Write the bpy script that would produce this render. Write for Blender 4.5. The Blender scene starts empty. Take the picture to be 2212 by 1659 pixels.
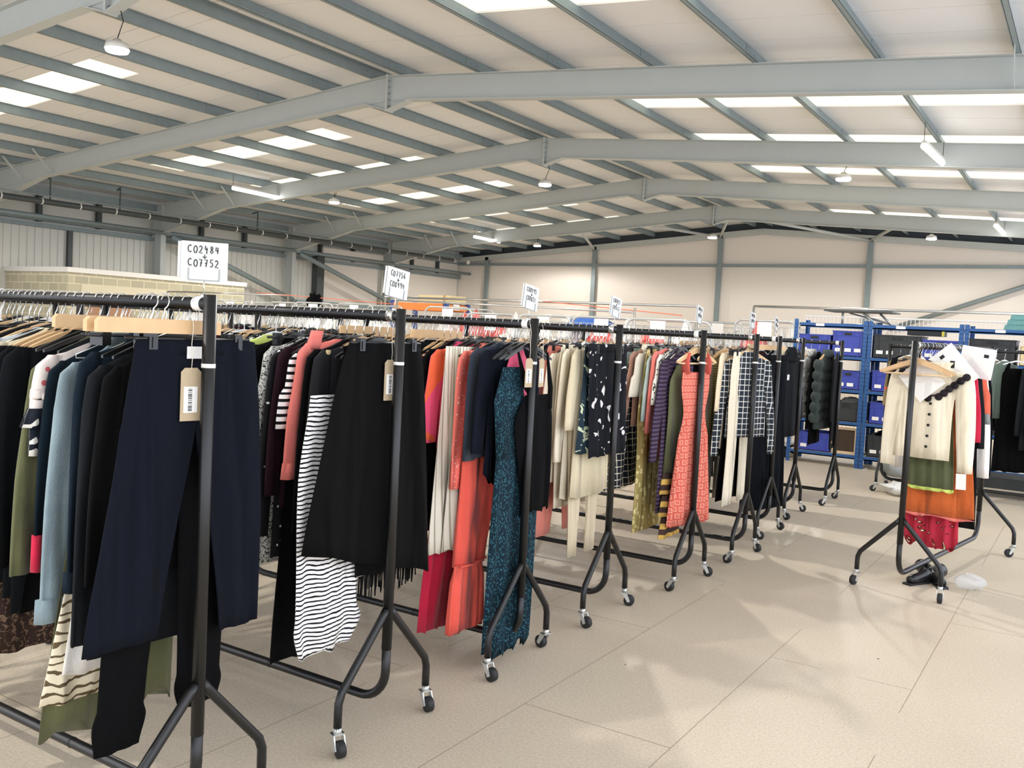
import bpy, math, random
from mathutils import Vector, Matrix
random.seed(11)
PI = math.pi
scene = bpy.context.scene
COL = scene.collection
RND = random.Random(5)

# ------------------------------------------------------------------ materials
MATS = {}
def s2l(c):
    return tuple((v/255/12.92 if v/255 <= .04045 else ((v/255+.055)/1.055)**2.4) for v in c)
def base(name, rough=.6, metal=0.):
    m = bpy.data.materials.new(name); m.use_nodes = True
    nt = m.node_tree; b = nt.nodes['Principled BSDF']
    b.inputs['Roughness'].default_value = rough; b.inputs['Metallic'].default_value = metal
    return m, nt, b
def plain(name, rgb, rough=.6, metal=0., var=.0, scale=8., bump=0., bscale=60.):
    if name in MATS: return MATS[name]
    m, nt, b = base(name, rough, metal); c = s2l(rgb)
    b.inputs['Base Color'].default_value = (*c, 1)
    if var or bump:
        tc = nt.nodes.new('ShaderNodeTexCoord')
    if var:
        n = nt.nodes.new('ShaderNodeTexNoise'); n.inputs['Scale'].default_value = scale; n.inputs['Detail'].default_value = 4
        r = nt.nodes.new('ShaderNodeMix'); r.data_type = 'RGBA'
        r.inputs['A'].default_value = (*[v*(1-var) for v in c], 1); r.inputs['B'].default_value = (*[min(1, v*(1+var)) for v in c], 1)
        nt.links.new(tc.outputs['Object'], n.inputs['Vector']); nt.links.new(n.outputs['Fac'], r.inputs['Factor']); nt.links.new(r.outputs['Result'], b.inputs['Base Color'])
    if bump:
        n2 = nt.nodes.new('ShaderNodeTexNoise'); n2.inputs['Scale'].default_value = bscale
        bp = nt.nodes.new('ShaderNodeBump'); bp.inputs['Strength'].default_value = bump; bp.inputs['Distance'].default_value = .004
        nt.links.new(tc.outputs['Object'], n2.inputs['Vector']); nt.links.new(n2.outputs['Fac'], bp.inputs['Height']); nt.links.new(bp.outputs['Normal'], b.inputs['Normal'])
    MATS[name] = m; return m
def folds(nt, b, st=.55):          # soft hanging creases, finer across than along the cloth
    tc = nt.nodes.new('ShaderNodeTexCoord'); mp = nt.nodes.new('ShaderNodeMapping'); mp.inputs['Scale'].default_value = (3.2, 5.2, .8); nt.links.new(tc.outputs['Object'], mp.inputs['Vector'])
    n = nt.nodes.new('ShaderNodeTexNoise'); n.inputs['Scale'].default_value = 1.7; n.inputs['Detail'].default_value = 1.2; n.inputs['Distortion'].default_value = .4; nt.links.new(mp.outputs['Vector'], n.inputs['Vector'])
    bp = nt.nodes.new('ShaderNodeBump'); bp.inputs['Strength'].default_value = st; bp.inputs['Distance'].default_value = .24; nt.links.new(n.outputs['Fac'], bp.inputs['Height'])
    prev = b.inputs['Normal'].links
    if prev: nt.links.new(bp.outputs['Normal'], prev[0].from_node.inputs['Normal'])
    else: nt.links.new(bp.outputs['Normal'], b.inputs['Normal'])
def fabric(name, rgb, var=.18, scale=14.):
    if name in MATS: return MATS[name]
    m = plain(name, rgb, .92, 0, var, scale, .35, 220.)
    nt = m.node_tree; b = nt.nodes['Principled BSDF']; folds(nt, b); b.inputs['Sheen Weight'].default_value = .1 if sum(rgb) > 150 else 0.; b.inputs['Specular IOR Level'].default_value = .2 if sum(rgb) > 150 else .1
    return m
def _uv(nt):
    u = nt.nodes.new('ShaderNodeUVMap'); s = nt.nodes.new('ShaderNodeSeparateXYZ'); nt.links.new(u.outputs['UV'], s.inputs[0]); return u, s
def _math(nt, op, a, b=None):
    n = nt.nodes.new('ShaderNodeMath'); n.operation = op
    for i, v in enumerate((a, b)):
        if v is None: continue
        if isinstance(v, (int, float)): n.inputs[i].default_value = v
        else: nt.links.new(v, n.inputs[i])
    return n.outputs[0]
def _finish(nt, b, fac, c1, c2):
    r = nt.nodes.new('ShaderNodeMix'); r.data_type = 'RGBA'
    r.inputs['A'].default_value = (*s2l(c1), 1); r.inputs['B'].default_value = (*s2l(c2), 1)
    nt.links.new(fac, r.inputs['Factor']); nt.links.new(r.outputs['Result'], b.inputs['Base Color'])
    b.inputs['Specular IOR Level'].default_value = .2; folds(nt, b)
    return r
def stripes(name, c1, c2, period, duty, vertical=False, grid=False, wob=0.):
    if name in MATS: return MATS[name]
    m, nt, b = base(name, .9); u, s = _uv(nt)
    def line(o):
        if wob:
            nz = nt.nodes.new('ShaderNodeTexNoise'); nz.inputs['Scale'].default_value = 14; nt.links.new(u.outputs['UV'], nz.inputs['Vector'])
            o = _math(nt, 'ADD', o, _math(nt, 'MULTIPLY', nz.outputs['Fac'], wob))
        return _math(nt, 'LESS_THAN', _math(nt, 'FRACT', _math(nt, 'DIVIDE', o, period)), duty)
    if grid: f = _math(nt, 'MAXIMUM', line(s.outputs['X']), line(s.outputs['Y']))
    else: f = line(s.outputs['X' if vertical else 'Y'])
    _finish(nt, b, f, c1, c2); MATS[name] = m; return m
def spots(name, c1, c2, scale, thr, soft=False, c3=None, stretch=(1, 1)):
    if name in MATS: return MATS[name]
    m, nt, b = base(name, .9); u, s = _uv(nt)
    mp = nt.nodes.new('ShaderNodeMapping'); mp.inputs['Scale'].default_value = (stretch[0], stretch[1], 1); nt.links.new(u.outputs['UV'], mp.inputs['Vector'])
    v = nt.nodes.new('ShaderNodeTexVoronoi'); v.inputs['Scale'].default_value = scale; nt.links.new(mp.outputs['Vector'], v.inputs['Vector'])
    f = _math(nt, 'LESS_THAN', v.outputs['Distance'], thr)
    r = _finish(nt, b, f, c1, c2)
    if c3:
        f2 = _math(nt, 'LESS_THAN', v.outputs['Distance'], thr*.5)
        r2 = nt.nodes.new('ShaderNodeMix'); r2.data_type = 'RGBA'; nt.links.new(r.outputs['Result'], r2.inputs['A']); r2.inputs['B'].default_value = (*s2l(c3), 1)
        nt.links.new(f2, r2.inputs['Factor']); nt.links.new(r2.outputs['Result'], b.inputs['Base Color'])
    MATS[name] = m; return m
def blotch(name, c1, c2, scale, thr, detail=3.):
    if name in MATS: return MATS[name]
    m, nt, b = base(name, .9); u, s = _uv(nt)
    n = nt.nodes.new('ShaderNodeTexNoise'); n.inputs['Scale'].default_value = scale; n.inputs['Detail'].default_value = detail; n.inputs['Distortion'].default_value = 1.2
    nt.links.new(u.outputs['UV'], n.inputs['Vector'])
    f = _math(nt, 'GREATER_THAN', n.outputs['Fac'], thr); _finish(nt, b, f, c1, c2); MATS[name] = m; return m
def tiles(name, c1, c2, sx, sy, w, c3):      # framed squares print
    if name in MATS: return MATS[name]
    m, nt, b = base(name, .9); u, s = _uv(nt)
    row = _math(nt, 'FLOOR', _math(nt, 'DIVIDE', s.outputs['Y'], sy))
    xo = _math(nt, 'ADD', _math(nt, 'DIVIDE', s.outputs['X'], sx), _math(nt, 'MULTIPLY', row, .5))
    fx = _math(nt, 'ABSOLUTE', _math(nt, 'SUBTRACT', _math(nt, 'FRACT', xo), .5)); fy = _math(nt, 'ABSOLUTE', _math(nt, 'SUBTRACT', _math(nt, 'FRACT', _math(nt, 'DIVIDE', s.outputs['Y'], sy)), .5))
    d = _math(nt, 'MAXIMUM', fx, fy)
    f = _math(nt, 'MULTIPLY', _math(nt, 'LESS_THAN', d, .34), _math(nt, 'GREATER_THAN', d, .34-w))
    r = _finish(nt, b, f, c1, c2)
    f2 = _math(nt, 'LESS_THAN', d, .12); r2 = nt.nodes.new('ShaderNodeMix'); r2.data_type = 'RGBA'; nt.links.new(r.outputs['Result'], r2.inputs['A']); r2.inputs['B'].default_value = (*s2l(c3), 1)
    nt.links.new(f2, r2.inputs['Factor']); nt.links.new(r2.outputs['Result'], b.inputs['Base Color'])
    MATS[name] = m; return m
def emis(name, rgb, st):
    if name in MATS: return MATS[name]
    m, nt, b = base(name, .5); c = s2l(rgb)
    b.inputs['Base Color'].default_value = (*c, 1); b.inputs['Emission Color'].default_value = (*c, 1); b.inputs['Emission Strength'].default_value = st
    MATS[name] = m; return m

STEEL = plain('painted_steel', (184, 188, 184), .55, 0, .04, 3.)
GALV = plain('galvanised_steel', (134, 146, 147), .5, .15, .12, 6.)
DKSTEEL = plain('dark_duct', (70, 76, 76), .5, .2)
PANEL = plain('roof_liner', (236, 235, 234), .45, 0, .02, 1.5)
GABLE = plain('gable_liner', (232, 223, 212), .6, 0, .02, 1.2)
WALLP = plain('wall_liner', (218, 216, 208), .6, 0, .03, 1.5)
GROOVE = plain('liner_groove', (120, 120, 112), .7)
RACK = plain('rack_black', (15, 15, 15), .38, 0, .15, 30., .1, 400.)
CHROME = plain('chrome', (205, 205, 200), .25, .9)
ZINC = plain('zinc', (196, 196, 190), .35, .6)
RUBBER = plain('rubber', (24, 24, 25), .6)
WOOD = plain('beech', (205, 168, 122), .5, 0, .12, 25.)
WOODP = plain('pale_wood', (219, 190, 150), .5, 0, .1, 25.)
BLACKP = plain('black_plastic', (22, 23, 24), .3)
WHITEP = plain('white_plastic', (232, 230, 224), .35)
PAPER = plain('paper', (236, 233, 226), .8)
CARD = plain('sign_card', (205, 205, 200), .6)
INK = plain('marker_ink', (18, 17, 17), .6)
KRAFT = plain('kraft_card', (178, 158, 128), .85, 0, .08, 60.)
STRING = plain('string', (214, 205, 188), .9)
BLUE = plain('rack_blue', (36, 84, 140), .4, .1)
CRATEB = plain('crate_blue', (50, 64, 156), .45)
CRATEK = plain('crate_black', (38, 40, 40), .55)
BOARD = plain('shelf_board', (214, 208, 196), .7)
POLY = plain('white_poly', (232, 229, 222), .45, 0, .06, 9., .8, 14.)
RPOLY = plain('red_poly', (226, 98, 90), .4, 0, .1, 9., .8, 14.)
ORANGE = plain('rack_orange', (236, 138, 60), .45)
BOXC = plain('box_card', (222, 200, 152), .8)

# ------------------------------------------------------------------ mesh builder
class MB:
    def __init__(s): s.v = []; s.f = []; s.uv = {}; s.smooth = []; s.sh = True
    def add(s, vs, fs, smooth=False, uvs=None):
        o = len(s.v); s.v += [tuple(v) for v in vs]
        for i, f in enumerate(fs):
            s.f.append(tuple(o+k for k in f)); s.smooth.append(smooth)
        if uvs:
            for i, u in enumerate(uvs): s.uv[o+i] = u
        return s
    def box(s, c, d, rot=None):
        vs = []
        for x in (-1, 1):
            for y in (-1, 1):
                for z in (-1, 1):
                    p = Vector((x*d[0]/2, y*d[1]/2, z*d[2]/2))
                    if rot is not None: p = rot @ p
                    vs.append((p.x+c[0], p.y+c[1], p.z+c[2]))
        return s.add(vs, [(0, 1, 3, 2), (4, 6, 7, 5), (0, 4, 5, 1), (2, 3, 7, 6), (0, 2, 6, 4), (1, 5, 7, 3)])
    def bb(s, a, b): return s.box([(a[i]+b[i])/2 for i in range(3)], [abs(b[i]-a[i]) for i in range(3)])
    def bar(s, p, q, w, t, up=(0, 0, 1)):
        p = Vector(p); q = Vector(q); d = q-p; L = d.length; d.normalize(); u = Vector(up); sd = d.cross(u)
        if sd.length < 1e-4: sd = d.cross(Vector((1, 0, 0)))
        sd.normalize(); u = sd.cross(d); R = Matrix((d, sd, u)).transposed()
        return s.box((p+q)/2, (L, w, t), R)
    def tube(s, pts, r, n=8, cap=True, flat=1.):
        pts = [Vector(p) for p in pts]; rs = r if isinstance(r, (list, tuple)) else [r]*len(pts)
        vs = []; fs = []; prev = None
        for i, p in enumerate(pts):
            t = (pts[min(i+1, len(pts)-1)]-pts[max(i-1, 0)])
            if t.length < 1e-9: t = Vector((0, 0, 1))
            t.normalize()
            if prev is None:
                a = Vector((0, 0, 1)) if abs(t.z) < .9 else Vector((1, 0, 0))
                u = t.cross(a).normalized()
            else:
                u = (prev-t*prev.dot(t)).normalized()
            prev = u; w = t.cross(u)
            for k in range(n):
                a = 2*PI*k/n; vs.append(p+u*math.cos(a)*rs[i]+w*math.sin(a)*rs[i]*flat)
        m = len(pts)
        for i in range(m-1):
            for k in range(n):
                fs.append((i*n+k, i*n+(k+1) % n, (i+1)*n+(k+1) % n, (i+1)*n+k))
        if cap: fs += [tuple(range(n-1, -1, -1)), tuple((m-1)*n+k for k in range(n))]
        return s.add(vs, fs, True)
    def cyl(s, c, r, h, axis='z', n=16):
        d = {'x': Vector((1, 0, 0)), 'y': Vector((0, 1, 0)), 'z': Vector((0, 0, 1))}[axis]*h/2
        return s.tube([Vector(c)-d, Vector(c)+d], r, n)
    def prism(s, poly, a, b, axis='x'):   # poly in the two other axes, extruded a..b
        vs = []; n = len(poly)
        for t in (a, b):
            for p, q in poly:
                vs.append({'x': (t, p, q), 'y': (p, t, q), 'z': (p, q, t)}[axis])
        fs = [tuple(range(n)), tuple(range(2*n-1, n-1, -1))]+[(i, i+n, (i+1) % n+n, (i+1) % n) for i in range(n)]
        return s.add(vs, fs)
    def loft(s, rows, n=28, k=0, ph=0., cap=True, hem=0., slant=0.):   # rows: z, centre y, half width, half thickness, fold amplitude[, x shift]
        vs = []; fs = []; uvs = []; L = 0
        for i, r in enumerate(rows):
            z, uc, hw, th, fa = r[:5]; xs = r[5] if len(r) > 5 else 0.
            if i: L += math.hypot(z-rows[i-1][0], uc-rows[i-1][1])
            for j in range(n):
                a = 2*PI*(j+.5)/n; c = math.cos(a); sn = math.sin(a)
                c = math.copysign(abs(c)**.85, c)
                x = xs+th*sn+fa*(math.sin(k*PI*c+ph)+.4*math.sin(1.7*k*PI*c+2*ph))
                x += .0042*min(1, max(0, (-z-.15)/.4))*(math.sin(5.3*c+3.1*z+ph*2)+.7*math.sin(9.1*c-2.3*z+k))
                zz = z+(hem*math.sin(k*PI*c+ph+.6) if i == len(rows)-1 else 0)+slant*c*i/(len(rows)-1)
                vs.append((x, uc+hw*c, zz)); uvs.append((uc+hw*c+(0.37 if sn < 0 else 0), L))
        m = len(rows)
        for i in range(m-1):
            for j in range(n): fs.append((i*n+j, i*n+(j+1) % n, (i+1)*n+(j+1) % n, (i+1)*n+j))
        if cap: fs += [tuple(range(n-1, -1, -1)), tuple((m-1)*n+j for j in range(n))]
        return s.add(vs, fs, True, uvs)
    def mesh(s, name):
        me = bpy.data.meshes.new(name); me.from_pydata(s.v, [], s.f)
        me.polygons.foreach_set('use_smooth', s.smooth)
        ul = me.uv_layers.new(name='UVMap')
        for lp in me.loops:
            ul.data[lp.index].uv = s.uv.get(lp.vertex_index, (0, 0))
        me.update(); return me
def interp(rows, n=4):          # densify loft rows along a smooth curve
    out = []; m = len(rows)
    for i in range(m-1):
        p0, p1, p2, p3 = rows[max(i-1, 0)], rows[i], rows[i+1], rows[min(i+2, m-1)]
        for j in range(n):
            t = j/n; row = []
            for q, (a, b, c, d) in enumerate(zip(p0, p1, p2, p3)):
                lin = b+(c-b)*t
                cr = .5*(2*b+(c-a)*t+(2*a-5*b+4*c-d)*t*t+(3*b-a-3*c+d)*t**3)
                row.append(lin if q == 0 else min(max(cr, min(b, c)-.012), max(b, c)+.012))
            out.append(tuple(row))
    return out+[tuple(rows[-1])]
def build(name, mb, mat, parent=None, loc=(0, 0, 0), rotz=0.):
    me = mb.mesh(name) if isinstance(mb, MB) else mb
    o = bpy.data.objects.new(name, me); COL.objects.link(o)
    if mat is not None:
        if not me.materials: me.materials.append(mat)
        elif me.materials[0] != mat:
            o.material_slots[0].link = 'OBJECT'; o.material_slots[0].material = mat
    o.parent = parent; o.location = loc; o.rotation_euler = (0, 0, rotz); return o
def tag(o, label=None, cat=None, group=None, kind=None):
    if label: o['label'] = label
    if cat: o['category'] = cat
    if group: o['group'] = group
    if kind: o['kind'] = kind
    return o
def thing(name, label, cat, loc=(0, 0, 0), rotz=0., group=None):
    o = bpy.data.objects.new(name, None); COL.objects.link(o); o.location = loc; o.rotation_euler = (0, 0, rotz); o.empty_display_size = .05
    return tag(o, label, cat, group)
def struct(name, mb, mat): return tag(build(name, mb, mat), kind='structure')
def dup(root, loc, rotz, label=None, group=None):
    r = root.copy(); COL.objects.link(r); r.location = loc; r.rotation_euler = (0, 0, rotz)
    if label: r['label'] = label
    if group: r['group'] = group
    for ch in list(root.children):
        c = ch.copy(); COL.objects.link(c); c.parent = r
        for g in list(ch.children):
            d = g.copy(); COL.objects.link(d); d.parent = c
    return r

# ------------------------------------------------------------------ camera
F, YAW, PITCH, ROLL, CH = 1984.1, .5657, .0589, .0501, 1.5627
fwd = Vector((-math.sin(YAW)*math.cos(PITCH), math.cos(YAW)*math.cos(PITCH), -math.sin(PITCH)))
rt = Vector((math.cos(YAW), math.sin(YAW), 0)); up = rt.cross(fwd)
R = rt*math.cos(ROLL)+up*math.sin(ROLL); U = -rt*math.sin(ROLL)+up*math.cos(ROLL)
cd = bpy.data.cameras.new('camera'); cam = bpy.data.objects.new('camera', cd); COL.objects.link(cam)
M = Matrix((R, U, -fwd)).transposed().to_4x4(); M.translation = (0, 0, CH); cam.matrix_world = M
cd.sensor_fit = 'HORIZONTAL'; cd.sensor_width = 36; cd.lens = 36*F/2212; cd.clip_start = .05; cd.clip_end = 200
scene.camera = cam

# ------------------------------------------------------------------ the hall
XR, ZT, SL = -12.1, 6.39, .0786
Y0, S = 8.0, 6.04
FY = [Y0+S*i for i in range(5)]
XW, XE = -27.75, 3.3
def roofz(x): return ZT+.2-SL*abs(x-XR)
# floor
def floor_mat():
    m, nt, b = base('chipboard_floor', .5)
    tc = nt.nodes.new('ShaderNodeTexCoord'); sp = nt.nodes.new('ShaderNodeSeparateXYZ'); nt.links.new(tc.outputs['Object'], sp.inputs[0])
    n1 = nt.nodes.new('ShaderNodeTexNoise'); n1.inputs['Scale'].default_value = 90; n1.inputs['Detail'].default_value = 5; nt.links.new(tc.outputs['Object'], n1.inputs['Vector'])
    n2 = nt.nodes.new('ShaderNodeTexNoise'); n2.inputs['Scale'].default_value = .8; nt.links.new(tc.outputs['Object'], n2.inputs['Vector'])
    f = _math(nt, 'ADD', _math(nt, 'MULTIPLY', n1.outputs['Fac'], .75), _math(nt, 'MULTIPLY', n2.outputs['Fac'], .3))
    cr = nt.nodes.new('ShaderNodeValToRGB'); nt.links.new(f, cr.inputs['Fac'])
    cr.color_ramp.elements[0].position = .3; cr.color_ramp.elements[0].color = (*s2l((178, 165, 144)), 1)
    cr.color_ramp.elements[1].position = .72; cr.color_ramp.elements[1].color = (*s2l((211, 197, 175)), 1)
    # board seams: long seams every .64 m, short ones every 2.55 m staggered
    col = _math(nt, 'DIVIDE', _math(nt, 'ADD', sp.outputs['X'], 1.265), .655)
    fl = _math(nt, 'FLOOR', _math(nt, 'ADD', col, .5)); dx = _math(nt, 'ABSOLUTE', _math(nt, 'SUBTRACT', col, fl))
    l1 = _math(nt, 'LESS_THAN', dx, .0035)
    par = _math(nt, 'FRACT', _math(nt, 'MULTIPLY', _math(nt, 'FLOOR', col), .5))
    ry = _math(nt, 'ADD', _math(nt, 'DIVIDE', _math(nt, 'SUBTRACT', sp.outputs['Y'], 3.25), 2.55), _math(nt, 'ADD', par, .5))
    dy = _math(nt, 'ABSOLUTE', _math(nt, 'SUBTRACT', ry, _math(nt, 'FLOOR', _math(nt, 'ADD', ry, .5))))
    l2 = _math(nt, 'LESS_THAN', dy, .0012)
    ln = _math(nt, 'MULTIPLY', _math(nt, 'MAXIMUM', l1, l2), _math(nt, 'GREATER_THAN', n2.outputs['Fac'], .44))
    mx = nt.nodes.new('ShaderNodeMix'); mx.data_type = 'RGBA'; nt.links.new(cr.outputs['Color'], mx.inputs['A']); mx.inputs['B'].default_value = (*s2l((112, 98, 78)), 1)
    nt.links.new(_math(nt, 'MULTIPLY', ln, .6), mx.inputs['Factor'])
    # screw heads and scuffs
    v = nt.nodes.new('ShaderNodeTexVoronoi'); v.inputs['Scale'].default_value = 1.9; nt.links.new(tc.outputs['Object'], v.inputs['Vector'])
    dots = _math(nt, 'LESS_THAN', v.outputs['Distance'], .014)
    m2 = nt.nodes.new('ShaderNodeMix'); m2.data_type = 'RGBA'; nt.links.new(mx.outputs['Result'], m2.inputs['A']); m2.inputs['B'].default_value = (*s2l((70, 60, 48)), 1); nt.links.new(dots, m2.inputs['Factor'])
    nt.links.new(m2.outputs['Result'], b.inputs['Base Color']); b.inputs['Specular IOR Level'].default_value = .35
    return m
struct('floor', MB().bb((XW, -8, -.1), (XE, 38.3, 0)), floor_mat())
# ceiling: two slopes with liner seams (real shallow steps) around the rooflight strips
SKY = [(10.45, 11.5), (16.6, 17.7), (20.25, 21.1), (24.4, 25.4), (28.9, 29.85), (32.9, 33.9)]
c = MB()
def slope(y0, y1, x0, x1):
    za, zb = roofz(x0), roofz(x1); t = .08
    c.add([(x0, y0, za), (x1, y0, zb), (x1, y1, zb), (x0, y1, za), (x0, y0, za+t), (x1, y0, zb+t), (x1, y1, zb+t), (x0, y1, za+t)],
          [(0, 3, 2, 1), (4, 5, 6, 7), (0, 1, 5, 4), (2, 3, 7, 6), (1, 2, 6, 5), (0, 4, 7, 3)])
edges = [-8]
for a, b in SKY: edges += [a, b]
edges.append(38.3)
for i in range(len(edges)-1):
    a, b = edges[i], edges[i+1]
    if i % 2 == 0:
        y = a
        while y < b-.01:
            e = min(y+1., b); slope(y, e-.012, XW, XR); slope(y, e-.012, XR, XE); y = e
    else:
        slope(a, b, XW, -23.1); slope(a, b, -16.4, XR); slope(a, b, XR, -8.25); slope(a, b, 1.8, XE)
struct('ceiling', c, PANEL)
c = MB()          # outer roof sheet
for x0, x1 in ((XW, XR), (XR, XE)):
    c.add([(x0, -8, roofz(x0)+.12), (x1, -8, roofz(x1)+.12), (x1, 38.3, roofz(x1)+.12), (x0, 38.3, roofz(x0)+.12)], [(0, 1, 2, 3)])
struct('trim_1', c, DKSTEEL)
def sky_mat():
    m, nt, b = base('rooflight', .4)
    tc = nt.nodes.new('ShaderNodeTexCoord'); sp = nt.nodes.new('ShaderNodeSeparateXYZ'); nt.links.new(tc.outputs['Object'], sp.inputs[0])
    w = _math(nt, 'SINE', _math(nt, 'MULTIPLY', sp.outputs['Y'], 19.))
    r = nt.nodes.new('ShaderNodeMix'); r.data_type = 'RGBA'; r.inputs['A'].default_value = (*s2l((240, 236, 214)), 1); r.inputs['B'].default_value = (*s2l((252, 250, 240)), 1)
    nt.links.new(_math(nt, 'ADD', _math(nt, 'MULTIPLY', w, .5), .5), r.inputs['Factor'])
    nt.links.new(r.outputs['Result'], b.inputs['Base Color']); nt.links.new(r.outputs['Result'], b.inputs['Emission Color']); b.inputs['Emission Strength'].default_value = SKYLIGHT
    return m
SKYLIGHT = .85
SM = sky_mat(); n = 0
for a, b in SKY:
    for x0, x1 in ((-23.1, -16.4), (-8.25, 1.8)):
        n += 1; q = MB(); m_ = 14; vs = []; fs = []
        for i in range(m_+1):
            y = a+(b-a)*i/m_; d = .02*math.sin(i*PI/2)
            vs += [(x0, y, roofz(x0)+.03+d), (x1, y, roofz(x1)+.03+d)]
            if i: fs.append((2*i-2, 2*i, 2*i+1, 2*i-1))
        q.add(vs, fs); struct('window_%d' % n, q, SM)
# left wall: grooved liner below z=4, flat panels above; smooth panel beyond Y=28
q = MB(); y = -8.
vs = []; fs = []
while y < 27.9:
    vs += [(XW, y, 0), (XW, y, 4.05), (XW, y+.2, 0), (XW, y+.2, 4.05), (XW-.03, y+.21, 0), (XW-.03, y+.21, 4.05), (XW-.03, y+.235, 0), (XW-.03, y+.235, 4.05)]
    y += .245
k = len(vs)//2
for i in range(k-1): fs.append((2*i, 2*i+2, 2*i+3, 2*i+1))
q.add(vs, fs); q.bb((XW-.06, -8, 4.05), (XW-.01, 38.3, 5.5)); q.bb((XW-.06, 27.9, 0), (XW-.01, 38.3, 4.05))
struct('wall_left', q, WALLP)
struct('trim_2', MB().bb((XW-.12, -8, 0), (XW-.07, 38.3, 5.6)), GROOVE)
q = MB().bb((XW+.02, 28.35, 0), (XW+.06, 31.85, 4.25)).bb((XW+.02, 28.1, 4.25), (XW+.3, 31.9, 4.6)).bb((XW+.02, 32.5, 0), (XW+.05, 37.9, 5.2))
struct('door_2', q, GABLE)
# gable wall
def gz(x): return roofz(x)-.32
q = MB(); pts = [(XW, 0), (XE, 0), (XE, gz(XE)), (XR, gz(XR)), (XW, gz(XW))]
q.prism(pts, 38.05, 38.15, 'y'); struct('wall_back', q, GABLE)
q = MB(); q.prism([(XW, gz(XW)), (XR, gz(XR)), (XE, gz(XE)), (XE, roofz(XE)+.1), (XR, roofz(XR)+.1), (XW, roofz(XW)+.1)], 38.1, 38.2, 'y'); struct('trim_3', q, plain('gable_top', (58, 66, 74), .7))
# gable steel
g = thing('gable_frame', 'grey steel frame of posts and rail along the far end wall', 'steel frame', (0, 37.9, 0))
q = MB()
for x0, x1 in ((XW, XR), (XR, XE)): q.bar((x0, 0, gz(x0)-.12), (x1, 0, gz(x1)-.12), .12, .24)
build('gable_rafter', q, STEEL, g)
for x in (-25.88, -19.9, -13.9, -7.8, -1.8): build('post', MB().bb((x-.1, -.06, 0), (x+.1, .06, gz(x)-.1)), GALV, g)
build('rail', MB().bb((XW+.1, -.02, 4.68), (XE, .1, 4.8)), GALV, g)
build('brace', MB().tube([(-6.9, -.15, 2.3), (3.0, -.15, 6.2-.08)], .09, 8), GALV, g)
for x, sx in ((-19.9, 1), (-13.9, 1), (-13.9, -1), (-7.8, 1), (-7.8, -1)):
    build('knee_brace', MB().tube([(x, -.1, gz(x)-.2), (x+sx*2.3, -5.6, gz(x)-.12)], .055, 8), STEEL, g)
# portal frames
names = ['nearest', 'second', 'third', 'fourth', 'fifth and farthest']
XC, XCR = -27.09, 2.9
def rz(x): return ZT-SL*abs(x-XR)
def make_frame():
    t = thing('portal_frame', '', 'steel frame', (0, 0, 0))
    for sx, xe in ((-1, XC), (1, XCR)):
        q = MB(); d = .46
        xh = xe-sx*(-3.1) if False else xe-sx*3.1
        # web with eaves haunch and apex haunch
        q.prism([(XR, rz(XR)), (xe, rz(xe)), (xe, rz(xe)-.98), (xh, rz(xh)-d), (XR+sx*.55, rz(XR+sx*.55)-d), (XR, ZT-.66)], -.008, .008, 'y')
        q.bar((XR, 0, rz(XR)), (xe, 0, rz(xe)), .2, .016)
        q.bar((xe, 0, rz(xe)-.98), (xh, 0, rz(xh)-d), .2, .018)
        q.bar((xh, 0, rz(xh)-d), (XR+sx*.55, 0, rz(XR+sx*.55)-d), .2, .016)
        q.bar((XR+sx*.55, 0, rz(XR+sx*.55)-d), (XR, 0, ZT-.66), .2, .016)
        q.bar((xe, 0, rz(xe)-d-.02), (xh, 0, rz(xh)-d), .05, .012)
        q.bar((XR+sx*.55, 0, rz(XR+sx*.55)-d), (XR, 0, ZT-d), .05, .01)
        build('rafter', q, STEEL, t)
        q = MB(); xo = xe+sx*.46; zt = rz(xe)+.0
        q.bb((xe, -.008, 0), (xo, .008, zt)); q.bb((xe-.008, -.1, 0), (xe+.008, .1, zt)); q.bb((xo-.008, -.1, 0), (xo+.008, .1, zt)); q.bb((xe, -.1, zt-.016), (xo, .1, zt))
        build('column', q, STEEL, t)
        for k in ((2.2, 3.6) if sx < 0 else (4.1,)):
            x = xe-sx*k
            build('fly_brace', MB().bar((x, -.62, rz(x)+.1), (x, -.05, rz(x)-d), .05, .012, (1, 0, 0)), STEEL, t)
    build('apex_plate', MB().bb((XR-.025, -.1, ZT-.68), (XR+.025, .1, ZT+.03)), STEEL, t)
    q = MB()
    for sy in (-.06, .06):
        for i in range(5):
            for s_ in (-.04, .04): q.cyl((XR+s_, sy, ZT-.1-.12*i), .014, .03, 'x', 6)
    build('bolts', q, GALV, t)
    return t
fr = make_frame(); fr.location = (0, FY[0], 0)
fr['label'] = 'grey steel portal rafter nearest the camera, cut by the top left corner'
labs = ['long grey portal rafter crossing the picture above the other frames, second from camera',
        'grey steel portal frame third from the camera with one pendant lamp at its apex',
        'grey steel portal frame fourth from the camera, with no lamp at its apex',
        'small grey portal frame farthest away, just in front of the end wall']
for i in range(4): dup(fr, (0, FY[i+1], 0), 0, labs[i])
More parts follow.
